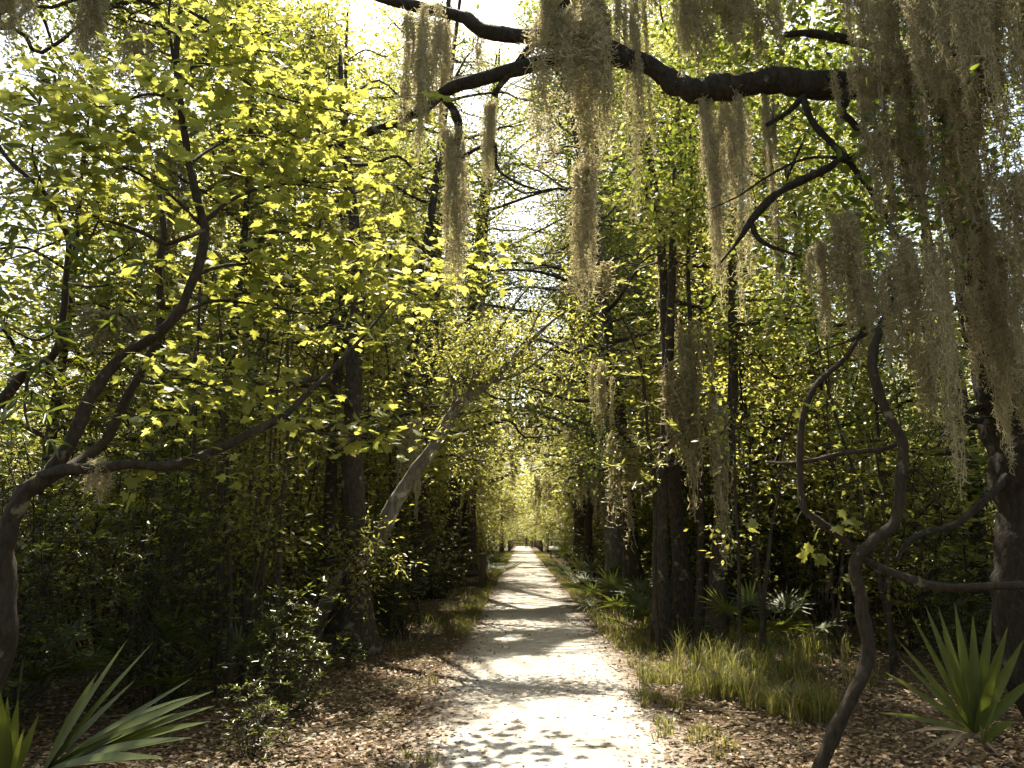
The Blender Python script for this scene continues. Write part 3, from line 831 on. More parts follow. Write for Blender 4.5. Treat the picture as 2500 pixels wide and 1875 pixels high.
def leaf_objects(me, P, D, Nn, size, parent, base):
    D = nrm(D); side = nrm(np.cross(D, Nn)); up = np.cross(side, D)
    for p, d, s_, u, k in zip(P - base, D, side, up, np.broadcast_to(size, (len(P),))):
        o = obj('leaf', me, parent)
        m = Matrix(((s_[0] * k, d[0] * k, u[0] * k, p[0]), (s_[1] * k, d[1] * k, u[1] * k, p[1]), (s_[2] * k, d[2] * k, u[2] * k, p[2]), (0, 0, 0, 1)))
        o.matrix_basis = m
sp = np.array([at(a, b, Y) for a, b, Y in [(1990, 1305, 5.9), (1978, 1330, 5.9), (1995, 1362, 5.9), (2015, 1362, 5.9), (2040, 1285, 5.8), (2060, 1270, 5.8), (2065, 1290, 5.8), (2140, 1215, 5.9), (1828, 1290, 6.5), (1960, 1010, 5.9), (2200, 470, 6.0), (2020, 690, 6.0)]])
sp = np.concatenate([sp, sp + rr.normal(size=sp.shape) * .07])
leaf_objects(MAPLE_ME, sp, rr.normal(size=sp.shape) * [1, .6, .3] + [0, -.3, -.4], rr.normal(size=sp.shape) * .5 + [0, -.4, .8], .10, sap, sap_base)

# ---- young maple on the left with its long low limb
map_base = np.array([at(0, 1310, 5.7)[0] - .05, 5.7, 0])
maple = thing('maple_tree', 'young maple at the left edge with sunlit lobed leaves and a long low limb', 'tree', map_base)
limb('trunk', np.array([[map_base[0] - .05, 5.7, -.1, .1]] + [[*at(a, b, Y), r] for a, b, Y, r in [(5, 1560, 5.7, .085), (8, 1400, 5.7, .078), (20, 1290, 5.7, .072), (60, 1205, 5.72, .066), (110, 1165, 5.75, .06),
      (165, 1090, 5.8, .05), (225, 965, 5.9, .046), (290, 880, 6.0, .044), (370, 822, 6.0, .042), (430, 770, 6.0, .041), (478, 665, 6.0, .039), (500, 570, 6.0, .036), (490, 515, 6.0, .034), (462, 400, 6.0, .03), (441, 250, 6.0, .026), (430, 150, 6.0, .023),
      (440, 40, 6.0, .02), (450, -80, 6.0, .016)]]), M['barksap'], maple, map_base, 11, 9, 5, raw=True)
MAP = [
    [(105, 1165, 5.75, .05), (160, 1147, 5.7, .042), (260, 1141, 5.7, .038), (330, 1133, 5.75, .037), (400, 1140, 5.8, .036), (500, 1112, 5.9, .034), (600, 1062, 6.0, .032), (690, 1016, 6.1, .028), (760, 952, 6.3, .024), (850, 862, 6.6, .019), (905, 800, 6.8, .014), (960, 735, 7.0, .008)],
    [(690, 1016, 6.1, .014), (760, 1050, 6.2, .011), (850, 1066, 6.3, .009), (930, 1052, 6.4, .005)],
    [(85, 1190, 5.9, .045), (200, 1122, 6.3, .043), (265, 1065, 6.5, .042), (320, 950, 6.6, .04), (362, 880, 6.6, .038), (392, 790, 6.6, .036), (388, 660, 6.6, .033), (400, 560, 6.7, .028), (380, 420, 6.8, .02), (350, 300, 6.9, .012)],
    [(497, 545, 6.0, .022), (560, 492, 6.2, .018), (640, 458, 6.5, .014), (725, 450, 6.8, .01), (840, 470, 7.2, .006)],
    [(500, 560, 6.0, .024), (435, 588, 5.9, .02), (395, 592, 5.9, .02), (330, 560, 5.9, .017), (240, 532, 5.9, .014), (170, 518, 5.9, .01), (60, 500, 5.9, .006)],
    [(441, 185, 6.0, .018), (480, 160, 6.1, .016), (545, 165, 6.3, .014), (640, 222, 6.6, .012), (760, 258, 7.0, .009), (880, 282, 7.3, .005)],
    [(440, 15, 6.0, .015), (520, 60, 6.2, .013), (580, 112, 6.4, .01), (680, 130, 6.8, .006)],
    [(425, 150, 6.0, .015), (412, 60, 6.0, .013), (418, -40, 6.0, .01)],
    [(478, 672, 6.0, .018), (540, 650, 6.3, .015), (640, 640, 6.8, .012), (740, 620, 7.3, .008), (860, 590, 7.8, .005)],
    [(430, 770, 6.0, .017), (520, 735, 6.4, .014), (640, 745, 6.8, .011), (760, 765, 7.2, .009), (880, 740, 7.6, .005)],
    [(290, 880, 6.0, .016), (360, 935, 6.0, .013), (450, 925, 6.2, .011), (560, 960, 6.4, .007)],
    [(462, 400, 6.0, .016), (520, 360, 6.3, .013), (600, 330, 6.7, .01), (720, 350, 7.2, .007), (840, 380, 7.6, .004)],
    [(500, 560, 6.05, .018), (420, 480, 5.8, .013), (330, 420, 5.6, .010), (220, 380, 5.5, .006)],
    [(441, 250, 6.0, .014), (360, 230, 5.8, .011), (260, 260, 5.6, .008), (150, 250, 5.5, .005)],
]
tw = Geo(); SPR = []
for i, L in enumerate(MAP):
    o, p = limb('limb', L, M['barksap'], maple, map_base, 9 if L[0][3] > .03 else 6, 6, 80 + i, .05)
    SPR.append(twigs_along(tw, p, rr, 22 if i in (3, 5, 6, 8, 9, 11) else 12, .32, .004, .35))
# leaf sprays: flat layers of lobed leaves
sprays = [(560, 60, 6.6, 40), (640, 90, 6.8, 40), (700, 180, 7.0, 45), (620, 200, 6.8, 40), (780, 250, 7.2, 40), (840, 300, 7.2, 35), (930, 245, 7.2, 30), (700, 330, 7.0, 40), (800, 380, 7.5, 40), (660, 430, 6.8, 35), (740, 450, 7.0, 45),
          (830, 480, 7.4, 45), (930, 430, 8, 35), (720, 630, 6.9, 14), (760, 560, 7.2, 45), (860, 580, 7.8, 50), (950, 600, 8.2, 50), (1050, 640, 8.6, 50), (1150, 690, 9.0, 45), (1000, 720, 8.2, 45), (880, 680, 7.8, 45), (1180, 620, 9.5, 40), (770, 680, 7.3, 35),
          (950, 940, 7.4, 8), (920, 1035, 6.6, 20), (870, 1060, 6.5, 12), (960, 1080, 6.8, 10), (700, 790, 7, 30), (800, 800, 7.4, 30), (560, 720, 6.6, 25), (600, 640, 6.6, 25), (540, 520, 6.4, 30), (480, 330, 6.4, 25), (540, 280, 6.4, 25),
          (380, 130, 5.8, 30), (330, 330, 5.6, 45), (250, 280, 5.5, 45), (160, 300, 5.5, 40), (300, 420, 5.6, 45), (200, 400, 5.5, 40), (400, 240, 5.8, 35), (100, 200, 5.5, 40), (60, 300, 5.5, 40), (330, 230, 5.7, 30),
          (520, 880, 6.4, 30), (600, 920, 6.5, 35), (480, 960, 6.2, 30), (420, 1010, 6, 25), (620, 1000, 6.3, 20), (480, 1230, 5.8, 45), (380, 1290, 5.7, 45), (560, 1290, 6, 45), (300, 1230, 5.6, 40), (450, 1350, 5.7, 35), (650, 1230, 6.4, 35)]
PP, DD, NN, SS = [], [], [], []
for px, py, Y, n in sprays:
    c = at(px, py, Y)
    if py > 1190: continue
    n = int(n * (.85 if px > 420 else .75))
    off = rr.normal(size=(n, 3)) * [.26, .3, .07]
    P = c + off
    PP.append(P); DD.append(off * [1, 1, .3] + rr.normal(size=(n, 3)) * .15 + [.05, -.05, -.05]); NN.append(rr.normal(size=(n, 3)) * .33 + [0, -.1, 1]); SS.append(rr.uniform(.085, .155, n))
    tw.sticks(np.repeat(c[None] + [0, 0, .03], n // 2, 0), P[:n // 2], .0035, .0015)
for T_ in SPR:
    n = len(T_) * 2
    PP.append(np.repeat(T_, 2, 0) + rr.normal(size=(n, 3)) * .06); DD.append(rr.normal(size=(n, 3)) * [1, 1, .4]); NN.append(rr.normal(size=(n, 3)) * .35 + [0, 0, 1]); SS.append(rr.uniform(.08, .14, n))
P, D, Nn, Sz = map(np.concatenate, (PP, DD, NN, SS))
dist = np.linalg.norm(P - CAM, axis=1) / Sz
px, py = to_px(P)
vis = (px > 0) & (px < 2500) & (py > 0) & (py < 1875)
order = np.argsort(dist + 1e3 * ~vis)
near_i, rest = order[:300], order[300:]
leaf_objects(MAPLE_ME, P[near_i], D[near_i], Nn[near_i], Sz[near_i], maple, map_base)
g = Geo(); g.leaves(P[rest] - map_base, D[rest], Nn[rest], Sz[rest], 'maple')
stuff(obj('foliage', g.mesh('foliage', M['maple']), maple))
w = Geo(); w.V = [v - map_base for v in tw.V]; w.Q = tw.Q; w.n = tw.n
stuff(obj('twigs', w.mesh('twigs', M['barksap']), maple))

# ---- bay tree at the far left with long leaves
bay_base = np.array([at(-90, 1310, 6.4)[0], 6.4, 0])
bay = thing('bay_tree', 'bay tree leaning in from the left edge with long pale narrow leaves', 'tree', bay_base)
limb('trunk', np.array([[*bay_base[:2], -.1, .07]] + [[*at(a, b, Y), r] for a, b, Y, r in [(-80, 1300, 6.4, .06), (-40, 1050, 6.3, .05), (20, 960, 6.2, .045), (70, 900, 6.1, .04), (130, 870, 6.0, .03), (150, 800, 6, .026), (160, 690, 6, .024), (165, 580, 6, .022), (110, 470, 6, .02), (30, 400, 6, .018), (-20, 330, 6, .012)]]),
     M['barksap'], bay, bay_base, 9, 6, 6, raw=True)
tw = Geo()
BR = [[(165, 590, 6, .014), (250, 640, 5.8, .01), (330, 600, 5.7, .006)], [(150, 800, 6, .014), (90, 830, 5.7, .01), (20, 800, 5.5, .006)], [(160, 690, 6, .012), (220, 700, 5.9, .01), (300, 690, 5.8, .006)], [(70, 900, 6.1, .014), (60, 1000, 5.8, .01), (80, 1060, 5.6, .005)],
      [(110, 470, 6, .012), (80, 380, 5.8, .009), (90, 290, 5.7, .005)], [(165, 580, 6, .01), (60, 620, 5.6, .008), (-10, 640, 5.5, .005)], [(60, 900, 6, .012), (20, 930, 5.6, .01), (40, 960, 5.5, .006)]]
for i, L in enumerate(BR):
    limb('limb', L, M['barksap'], bay, bay_base, 6, 5, 120 + i)
wh = [(60, 630, 5.6), (120, 620, 5.6), (200, 610, 5.7), (280, 620, 5.7), (40, 700, 5.5), (150, 690, 5.7), (230, 660, 5.7), (20, 780, 5.5), (90, 820, 5.6), (150, 860, 5.8), (60, 960, 5.5), (100, 1060, 5.5), (30, 1040, 5.5), (60, 900, 5.5), (330, 600, 5.7), (90, 290, 5.7), (60, 380, 5.7), (130, 450, 5.8),
      (40, 480, 5.7), (20, 560, 5.6), (180, 540, 5.8), (110, 200, 5.9), (30, 870, 5.5), (250, 720, 5.8)]
P, D, Nn, Sz = [], [], [], []
for a, b, Y in wh:
    c = at(a, b, Y)
    for _ in range(2):
        c2 = c + rr.normal(size=3) * .10
        tw.sticks(c2[None], c2[None] + [[0, 0, -.08]], .005, .004)
        for k in range(6):
            d = nrm(rr.normal(size=3) * [1, .8, .45] + [0, -.2, -.1])
            P.append(c2); D.append(d); Nn.append(rr.normal(size=3) * .4 + [0, 0, 1]); Sz.append(rr.uniform(.13, .21))
P, D, Nn, Sz = map(np.array, (P, D, Nn, Sz))
leaf_objects(LANCE_ME, P, D, Nn, Sz, bay, bay_base)
w = Geo(); w.V = [v - bay_base for v in tw.V]; w.Q = tw.Q; w.n = tw.n
stuff(obj('twigs', w.mesh('twigs', M['barksap']), bay))

# ---- leaning tree at the left edge of the path
ln_base = ground_at(748, 1588); ln_base[2] = 0
Y0 = ln_base[1]
lean_t = thing('leaning_tree', 'pale crooked trunk leaning right towards the path in patchy sun', 'tree', ln_base)
limb('trunk', np.array([[*(ln_base - [.02, 0, .1]), .15]] + [[*at(a, b, Y0 + dy), r] for a, b, dy, r in [(762, 1545, 0, .135), (795, 1478, -.1, .125), (868, 1382, -.2, .115), (925, 1318, -.2, .11), (948, 1255, -.3, .105), (1000, 1170, -.3, .098), (1058, 1092, -.4, .09), (1092, 1030, -.4, .08),
     (1130, 982, -.4, .07), (1190, 936, -.5, .055), (1260, 872, -.5, .04), (1330, 800, -.5, .025), (1380, 760, -.5, .012)]]), M['barkpale'], lean_t, ln_base, 11, 10, 7, raw=True)
LN = [[(1115, 1000, Y0 - .4, .05), (1160, 920, Y0 - .4, .04), (1200, 850, Y0 - .3, .032), (1245, 760, Y0 - .3, .02), (1300, 690, Y0 - .3, .01)],
      [(1190, 936, Y0 - .5, .03), (1280, 905, Y0 - .6, .02), (1350, 850, Y0 - .7, .012), (1420, 820, Y0 - .7, .006)],
      [(1150, 960, Y0 - .4, .03), (1175, 860, Y0 - .2, .022), (1185, 790, Y0 - .1, .014), (1170, 700, Y0, .007)],
      [(1100, 1020, Y0 - .4, .03), (1110, 940, Y0 - .6, .02), (1080, 870, Y0 - .8, .012), (1060, 800, Y0 - .9, .006)],
      [(925, 1318, Y0 - .2, .03), (900, 1370, Y0 - .5, .02), (840, 1390, Y0 - .6, .01)],
      [(1225, 900, Y0 - .5, .025), (1290, 820, Y0 - .4, .018), (1330, 740, Y0 - .4, .01), (1400, 690, Y0 - .4, .005)]]
tw = Geo(); tips = []
for i, L in enumerate(LN):
    o, p = limb('limb', L, M['barkpale'], lean_t, ln_base, 7, 6, 140 + i)
    tips.append(twigs_along(tw, p, rr, 34, .55, .006, .2, -.3))
tips = np.concatenate(tips)
tips = np.concatenate([tips, np.array([at(a, b, Y) for a, b, Y in zip(rr.uniform(960, 1440, 120), rr.uniform(700, 960, 120), rr.uniform(10.5, 12.5, 120))])])
P, D, Nn, Sz = leaf_cloud(rr, tips, 16, .16, .11, .085)
k = open_to_sun(P)
g = Geo(); g.leaves(P[k] - ln_base, D[k], Nn[k], Sz[k], 'lance', 1.7)
stuff(obj('crown', g.mesh('crown', M['canopy']), lean_t))
w = Geo(); w.V = [v - ln_base for v in tw.V]; w.Q = tw.Q; w.n = tw.n
stuff(obj('twigs', w.mesh('twigs', M['barkpale']), lean_t))

# ---- young bay right of the path with whorls of narrow leaves in the sun
b2_base = np.array([gx(1600, 11.0), 11.0, 0])
bay2 = thing('bay_sapling', 'young bay right of the path with sunlit whorls of narrow leaves', 'tree', b2_base)
limb('trunk', np.array([[*b2_base[:2], -.1, .035]] + [[*at(a, b, Y), r] for a, b, Y, r in [(1598, 1400, 11, .03), (1600, 1200, 10.9, .027), (1580, 1050, 10.8, .024), (1570, 920, 10.7, .02), (1545, 830, 10.6, .015), (1510, 760, 10.5, .009)]]), M['barksap'], bay2, b2_base, 8, 6, 9, raw=True)
wh = [(1480, 760), (1530, 775), (1570, 860), (1560, 925), (1500, 900), (1455, 700), (1600, 985), (1545, 1080), (1585, 1100), (1500, 1130), (1640, 1040), (1450, 820), (1520, 690), (1660, 1130), (1430, 620), (1490, 660), (1550, 1180), (1620, 1190)]
tw = Geo(); P, D, Nn, Sz = [], [], [], []
for a, b in wh:
    for _ in range(2):
        c2 = at(a + rr.normal() * 16, b + rr.normal() * 14, 10.6 + rr.normal() * .25)
        j = at(1570 if b < 950 else 1598, b + 60, 10.75)
        tw.sticks(j[None], c2[None], .007, .004)
        ax = nrm(np.array([rr.normal() * .5, -.4, .8]))
        e1 = nrm(np.cross(ax, [1., .2, 0])); e2 = np.cross(ax, e1)
        for k in range(10):
            th = k * .63 + rr.uniform(-.2, .2)
            d = nrm(e1 * math.cos(th) + e2 * math.sin(th) + ax * rr.uniform(-.1, .9))
            P.append(c2); D.append(d); Nn.append(ax + rr.normal(size=3) * .25); Sz.append(rr.uniform(.09, .15))
P, D, Nn, Sz = map(np.array, (P, D, Nn, Sz))
lf4 = Geo(); lf4.leaves(np.zeros((1, 3)), np.array([[0, 1., 0]]), np.array([[0, 0, 1.]]), 1.0, 'lance', 1.3)
WHORL_ME = lf4.mesh('leaf', M['canopy'])
leaf_objects(WHORL_ME, P[:300], D[:300], Nn[:300], Sz[:300], bay2, b2_base)
if len(P) > 300:
    g = Geo(); g.leaves(P[300:] - b2_base, D[300:], Nn[300:], Sz[300:], 'lance', 1.3); stuff(obj('foliage', g.mesh('foliage', M['canopy']), bay2))
w = Geo(); w.V = [v - b2_base for v in tw.V]; w.Q = tw.Q; w.n = tw.n
stuff(obj('twigs', w.mesh('twigs', M['barksap']), bay2))

# ------------------------------------------------------------------ Spanish moss
def ribbons(g, A, B, side, w0, w1):
    V = np.stack([A - side * w0, A + side * w0, B + side * w1, B - side * w1], 1)
    o = (np.arange(len(A)) * 4)[:, None]
    g.add(V.reshape(-1, 3), None, o + np.array([[0, 1, 2, 3]]))

def moss_mesh(seed, mat, L, W, dens=1.0, fw=.0032, curl=1.0):
    """a beard of Spanish moss hanging from the origin: tassels of different length, each a core of strands with curling filaments"""
    r = np.random.default_rng(seed)
    g = Geo()
    nt_ = max(5, int(W / .026))
    for q in range(nt_):
        x0, y0 = r.normal(size=2) * W * [.42, .25]
        z0 = -abs(r.normal()) * .06 * L
        Lt = L * r.uniform(.12, 1.0) * (1 - .35 * min(1, abs(x0) / (W * .8)))
        wd = r.uniform(.007, .022)
        n = max(6, int(Lt / .05)); m = 8
        t = np.linspace(0, 1, n)[None, :, None]
        prof = (.35 + 1.3 * np.sin(np.clip(t * 1.25 + .12, 0, 1) * math.pi) ** .8) * (1 - .55 * t)
        sway = np.cumsum(r.normal(size=(1, n, 2)) * .007, 1)
        xy = np.array([x0, y0]) + sway + r.normal(size=(m, 1, 2)) * wd * prof + np.cumsum(r.normal(size=(m, n, 2)) * .006, 1)
        z = z0 - t * Lt * r.uniform(.6, 1.0, (m, 1, 1))
        P = np.concatenate([xy, np.broadcast_to(z, (m, n, 1))], 2)
        A, B = P[:, :-1].reshape(-1, 3), P[:, 1:].reshape(-1, 3)
        ribbons(g, A, B, nrm(r.normal(size=A.shape) * [1, 1, .1]), fw, fw * .9)
        k = int(Lt * 330 * dens)
        c = P.reshape(-1, 3)[r.integers(0, m * n, k)]
        d = nrm(r.normal(size=(k, 3)) * [1, 1, .6]); bend = r.normal(size=(k, 3)) * .55
        for j in range(4):
            nx = c + d * r.uniform(.006, .020, (k, 1)) * curl
            sd = nrm(np.cross(d, r.normal(size=(k, 3))))
            ribbons(g, c, nx, sd, fw * (1 - .12 * j), fw * (.88 - .12 * j))
            d = nrm(d + bend + r.normal(size=(k, 3)) * .3 + [0, 0, -.22]); c = nx
    return g.mesh('spanish_moss', mat)

MLIB = {False: [(moss_mesh(500 + i, M['moss'], 1.6, w_, .7, .0055), w_) for i, w_ in enumerate((.22, .12, .34))],
        True: [(moss_mesh(520 + i, M['mossdark'], 1.6, w_, .7, .0055), w_) for i, w_ in enumerate((.22, .12, .34))]}
SIZES = [(1.7, .38), (1.0, .36), (2.0, .24), (1.5, .2), (.8, .2), (1.3, .5)]
NLIB = {False: [(moss_mesh(560 + i, M['moss'], L_ * 1.08, W_, 1.45, .0038, 1.5), L_, W_) for i, (L_, W_) in enumerate(SIZES[:5])],
        True: [(moss_mesh(580 + i, M['mossdark'], L_ * 1.08, W_, 1.45, .0034, 1.15), L_, W_) for i, (L_, W_) in enumerate(SIZES)]}
_mc = [0]
def hang(label, px, py0, py1, wpx, Y, v=None, dark=False, group=None):
    top, bot = at(px, py0, Y), at(px, py1, Y)
    L = top[2] - bot[2]; W = wpx / F_PX * Y
    _mc[0] += 1
    if Y < 9:
        sc_ = sorted(NLIB[dark], key=lambda q: abs(math.log(L / q[1])) + .8 * abs(math.log(W / q[2])))
        me, L_, W_ = sc_[_mc[0] % 2]
        o = obj('spanish_moss', me)
        o.location = top
        o.scale = (W / W_, W / W_ * .9, L / L_)
        o.rotation_euler = (0, 0, (_mc[0] % 2) * math.pi + rr.normal() * .35)
    else:
        me, w_ = MLIB[dark][int(rr.integers(3))]
        o = obj('spanish_moss', me)
        o.location = top
        o.scale = (W / w_ * 1.1, W / w_ * 1.1, L / 1.45)
        o.rotation_euler = (0, 0, rr.choice([0, 3.14]) + rr.normal() * .4)
    tag(o, label, 'spanish moss', group)
    return o
H_ = [
    ('brightest sunlit moss beard hanging from the middle of the big limb', 1385, 40, 570, 120, 7.15, 0, 0),
    ('thin sunlit moss tail hanging below the brightest moss beard', 1425, 380, 790, 55, 7.3, 1, 0),
    ('short sunlit moss tuft left of the brightest moss beard, above the limb', 1345, -40, 190, 60, 7.1, 1, 0),
    ('dark moss strand just right of the brightest moss beard', 1478, -30, 480, 60, 7.2, 0, 1),
    ('long dark moss strand hanging where the limb forks', 1540, -40, 510, 70, 7.1, 0, 1),
    ('long grey moss beard at the left end of the big limb', 1045, 30, 440, 110, 7.5, 0, 0),
    ('narrow moss tail hanging below the left fork of the limb', 1115, 310, 790, 50, 7.5, 1, 0),
    ('wispy moss strand between the left fork and the bright beard', 1195, 240, 480, 30, 7.4, 3, 0),
    ('wide moss curtain at the top edge right of the leafy oak clump', 1735, -40, 200, 130, 6.8, 2, 1),
    ('moss curtain at the top edge above the middle of the thick limb', 1840, -30, 180, 110, 6.6, 1, 1),
    ('broad moss mass hiding the joint of limb and trunk', 2180, -60, 430, 160, 6.0, 1, 1),
    ('lower moss beard below the limb joint', 2165, 330, 640, 110, 6.1, 0, 1),
    ('ragged moss hanging down the face of the oak trunk, top', 2330, -40, 420, 110, 5.9, 1, 1),
    ('moss hanging down the oak trunk at mid height', 2370, 380, 900, 110, 6.0, 0, 1),
    ('nearest moss curtain in the top right corner', 2450, -80, 520, 150, 5.2, 1, 1),
    ('moss strands at the right edge below the corner curtain', 2470, 430, 860, 90, 5.4, 0, 1),
    ('moss drape over the sapling top, brown and wide', 2170, 640, 960, 120, 5.9, 1, 1),
    ('moss tail hanging beside the upper bend of the sapling', 2060, 520, 960, 80, 6.1, 0, 1),
    ('blurred brown moss strand in front of the oak trunk, long and thin', 2285, 620, 1330, 80, 5.4, 0, 1),
    ('moss tuft caught on the leafy twig above the sapling', 2230, 590, 860, 110, 5.7, 1, 1),
    ('second nearest moss curtain, between corner curtain and trunk', 2390, -90, 360, 130, 5.0, 1, 1),
    ('moss sheet hanging left of the corner, just above the limb joint', 2260, -90, 320, 150, 5.5, 1, 1),
    ('moss fringe under the thick limb beside its joint', 2110, 150, 520, 90, 6.2, 1, 1),
    ('moss tangle on the trunk where the low dead twigs start', 2420, 700, 1010, 120, 5.8, 1, 1),
    ('moss wisps hanging behind the sapling bend', 2240, 820, 1120, 70, 6.6, 1, 1),
    ('moss drape at the top edge, first left of the oak trunk', 2285, -120, 260, 110, 5.8, 1, 1),
    ('moss drape at the top edge over the limb joint', 2130, -120, 210, 120, 6.3, 1, 1),
    ('moss drape at the top edge, left of the limb joint drape', 2050, -120, 120, 100, 6.6, 1, 1),
    ('long moss sheet just right of the oak trunk', 2470, 60, 640, 120, 5.6, 1, 1),
    ('moss on the right flank of the oak trunk, waist of the tree', 2450, 560, 960, 100, 5.9, 1, 1),
    ('moss on the left flank of the oak trunk below the limb', 2280, 260, 700, 110, 6.0, 1, 1),
    ('moss veil over the lichen-spotted limb end', 2220, 120, 540, 100, 6.1, 1, 1),
    ('moss veil covering the oak trunk front, upper half', 2345, 120, 640, 120, 5.8, 1, 1),
    ('thin moss veil low on the oak trunk front', 2440, 820, 1180, 90, 5.9, 1, 1),
    ('moss strand beside the twisted branch end', 2010, 590, 880, 60, 6.2, 1, 1),
    ('grey moss drape above the thick limb, left of its spots', 1770, -120, 150, 110, 6.9, 1, 1),
    ('moss strand above the thick limb at its sag', 1660, -120, 190, 80, 6.9, 1, 1),
    ('thin moss veil behind the brightest beard', 1440, -120, 300, 70, 7.35, 1, 0),
    ('sunlit pale moss curtain in the bright gap, left strand', 1722, 232, 800, 42, 6.92, 0, 0),
    ('sunlit pale moss curtain in the bright gap, widest strand', 1798, 222, 830, 62, 6.86, 0, 0),
    ('darker moss strand at the right of the bright gap', 1872, 225, 700, 34, 6.78, 2, 1),
    ('thin moss strand at the far right of the bright gap', 1900, 520, 760, 35, 11, 2, 1),
    ('slim moss tail above the path, right of the leaning tree top', 1467, 880, 1100, 40, 13.5, 1, 0),
    ('moss tuft hanging in the bright leaves above the path', 1440, 640, 780, 45, 11, 1, 0),
    ('moss beard in the top left corner', 30, -50, 110, 90, 6.2, 0, 0),
    ('grey moss tuft near the top left on the slanting branch', 232, -40, 190, 60, 8.5, 0, 0),
    ('moss strand behind the maple trunk at upper left', 350, 60, 300, 50, 9.5, 0, 0),
    ('moss hung along the pale left trunk, upper strand', 425, 330, 760, 50, 11.6, 0, 0),
    ('moss tuft left of the pale trunk, over the sky gap', 270, 760, 900, 60, 9.5, 0, 0),
    ('moss wisps on the low maple limb at left', 240, 1120, 1260, 50, 5.7, 3, 0),
    ('moss beard on the pale straight trunk, upper left', 575, 330, 700, 50, 13.5, 1, 0),
    ('moss tail left of the leaning tree, half in shade', 1005, 1020, 1260, 40, 13, 1, 0),
    ('moss strand on the leftmost trunk of the right cluster', 1650, 880, 1300, 55, 12, 0, 1),
    ('moss strand on the thick trunk of the right cluster', 1690, 780, 1380, 60, 12, 0, 1),
    ('moss strand on the rightmost trunk of the cluster', 1740, 960, 1480, 50, 11.7, 0, 1),
    ('long moss strand over the paired leaning trunk', 1520, 1040, 1400, 35, 16, 1, 0),
    ('moss beard on the tree right of the bright leaves', 1640, 600, 960, 60, 13.5, 0, 1),
]
for lab, px, a, b, wpx, Y, v, dk in H_:
    hang(lab, px, a, b, wpx, Y, v, bool(dk))
mr = np.random.default_rng(31)
farm = []
for _ in range(46):
    Y = mr.uniform(18, 70)
    px = mr.choice([mr.normal(1345, 60), mr.normal(1180, 70), mr.normal(1480, 80)])
    a = mr.uniform(760, 1130) + Y * 1.3
    farm.append((px, a, a + mr.uniform(90, 260) * (22 / Y) ** .4, mr.uniform(22, 40), Y))
farm.sort()
for i, (px, a, b, wpx, Y) in enumerate(farm):
    hang('%s from the left of the distant moss beards hanging over the path' % nth(i + 1), px, a, min(b, 1270), wpx, Y, None, False, 'distant moss over the path')

# ------------------------------------------------------------------ understory shrubs
def gen_shrub(seed, H, R, stems, ls, lpr=7, tm='lance', wide=1.5, ros=9, mat='shrub'):
    r = np.random.default_rng(seed)
    w = Geo(); P, D, Nn, Sz = [], [], [], []
    for i in range(stems):
        az = r.uniform(0, 6.28); L = H * r.uniform(.55, 1.05)
        q = np.linspace(0, 1, 6)[:, None]
        b = np.array([math.cos(az), math.sin(az), 0]) * R * r.uniform(.2, 1)
        p = b * (.2 + .8 * q ** 1.2) + np.array([0, 0, L]) * q + r.normal(size=(6, 3)) * [.07, .07, .02] * H * (q > 0)
        p[0, 2] = -.05
        w.tube(p, np.linspace(.0028 * H + .004, .0025, 6), 4, False)
        lp = catmull(p, 5)
        for j in range(ros):
            s = int(len(lp) * r.uniform(.06, 1.0) ** .85) - 1
            a = lp[max(s, 0)]
            c = a + r.normal(size=3) * [.16 * R + .05, .16 * R + .05, .10]
            w.sticks(a[None], c[None], .004, .0025)
            for m in range(lpr):
                th = m * 2.4 + r.uniform(-.4, .4)
                d = np.array([math.cos(th), math.sin(th), r.uniform(-.1, .8)])
                P.append(c + r.normal(size=3) * .02); D.append(d); Nn.append(np.array([0, 0, 1]) + r.normal(size=3) * .35); Sz.append(ls * r.uniform(.6, 1.2))
    g = Geo(); g.leaves(*map(np.array, (P, D, Nn)), np.array(Sz), tm, wide)
    return w.mesh('stems', M['barksap'], True), g.mesh('foliage', M[mat])

SHV = [gen_shrub(700 + i, H, R, st, ls, ros=ro) for i, (H, R, st, ls, ro) in enumerate([(2.6, 1.0, 18, .095, 22), (3.4, 1.2, 20, .095, 24), (1.7, .7, 13, .085, 14), (4.4, 1.4, 22, .105, 26), (1.1, .5, 10, .08, 9), (2.2, 1.0, 17, .09, 18)])]
SHV += [gen_shrub(720 + i, H, R, st, ls, 7, 'leaf6', 1.2, ro, 'canopy') for i, (H, R, st, ls, ro) in enumerate([(5.2, 1.6, 22, .10, 30), (6.4, 1.7, 24, .105, 32), (4.2, 1.4, 20, .095, 28)])]
def put_shrub(k, loc, s, rz, label, group=None, name='leafy_shrub'):
    root = thing(name, label, 'shrub', loc, group)
    root.rotation_euler = (0, 0, rz); root.scale = (s, s, s)
    obj('stems', SHV[k][0], root)
    stuff(obj('foliage', SHV[k][1], root))
sr = np.random.default_rng(41)
for lab, px, Y, k, s in [
    ('glossy-leaved shrub catching sun at the left edge of the litter', 720, 7.6, 2, .78),
    ('low glossy seedling at the bottom edge left of the path', 640, 6.2, 4, .65),
    ('upright glossy shrub behind the low seedling, lit at its tip', 690, 8.6, 4, 1.0),
    ('small bright seedling at the foot of the leaning tree', 850, 10, 4, .55),
    ('dark dense shrub at the foot of the thick left trunk', 980, 13, 5, .9),
    ('dark shrub in front of the wooden railing', 1075, 21, 5, .85),
    ('shrub left of the railing post with lit top', 1110, 24, 4, 1.0),
]:
    put_shrub(k, (gx(px, Y), Y, 0), s, sr.uniform(0, 6.28), lab)
sh = []
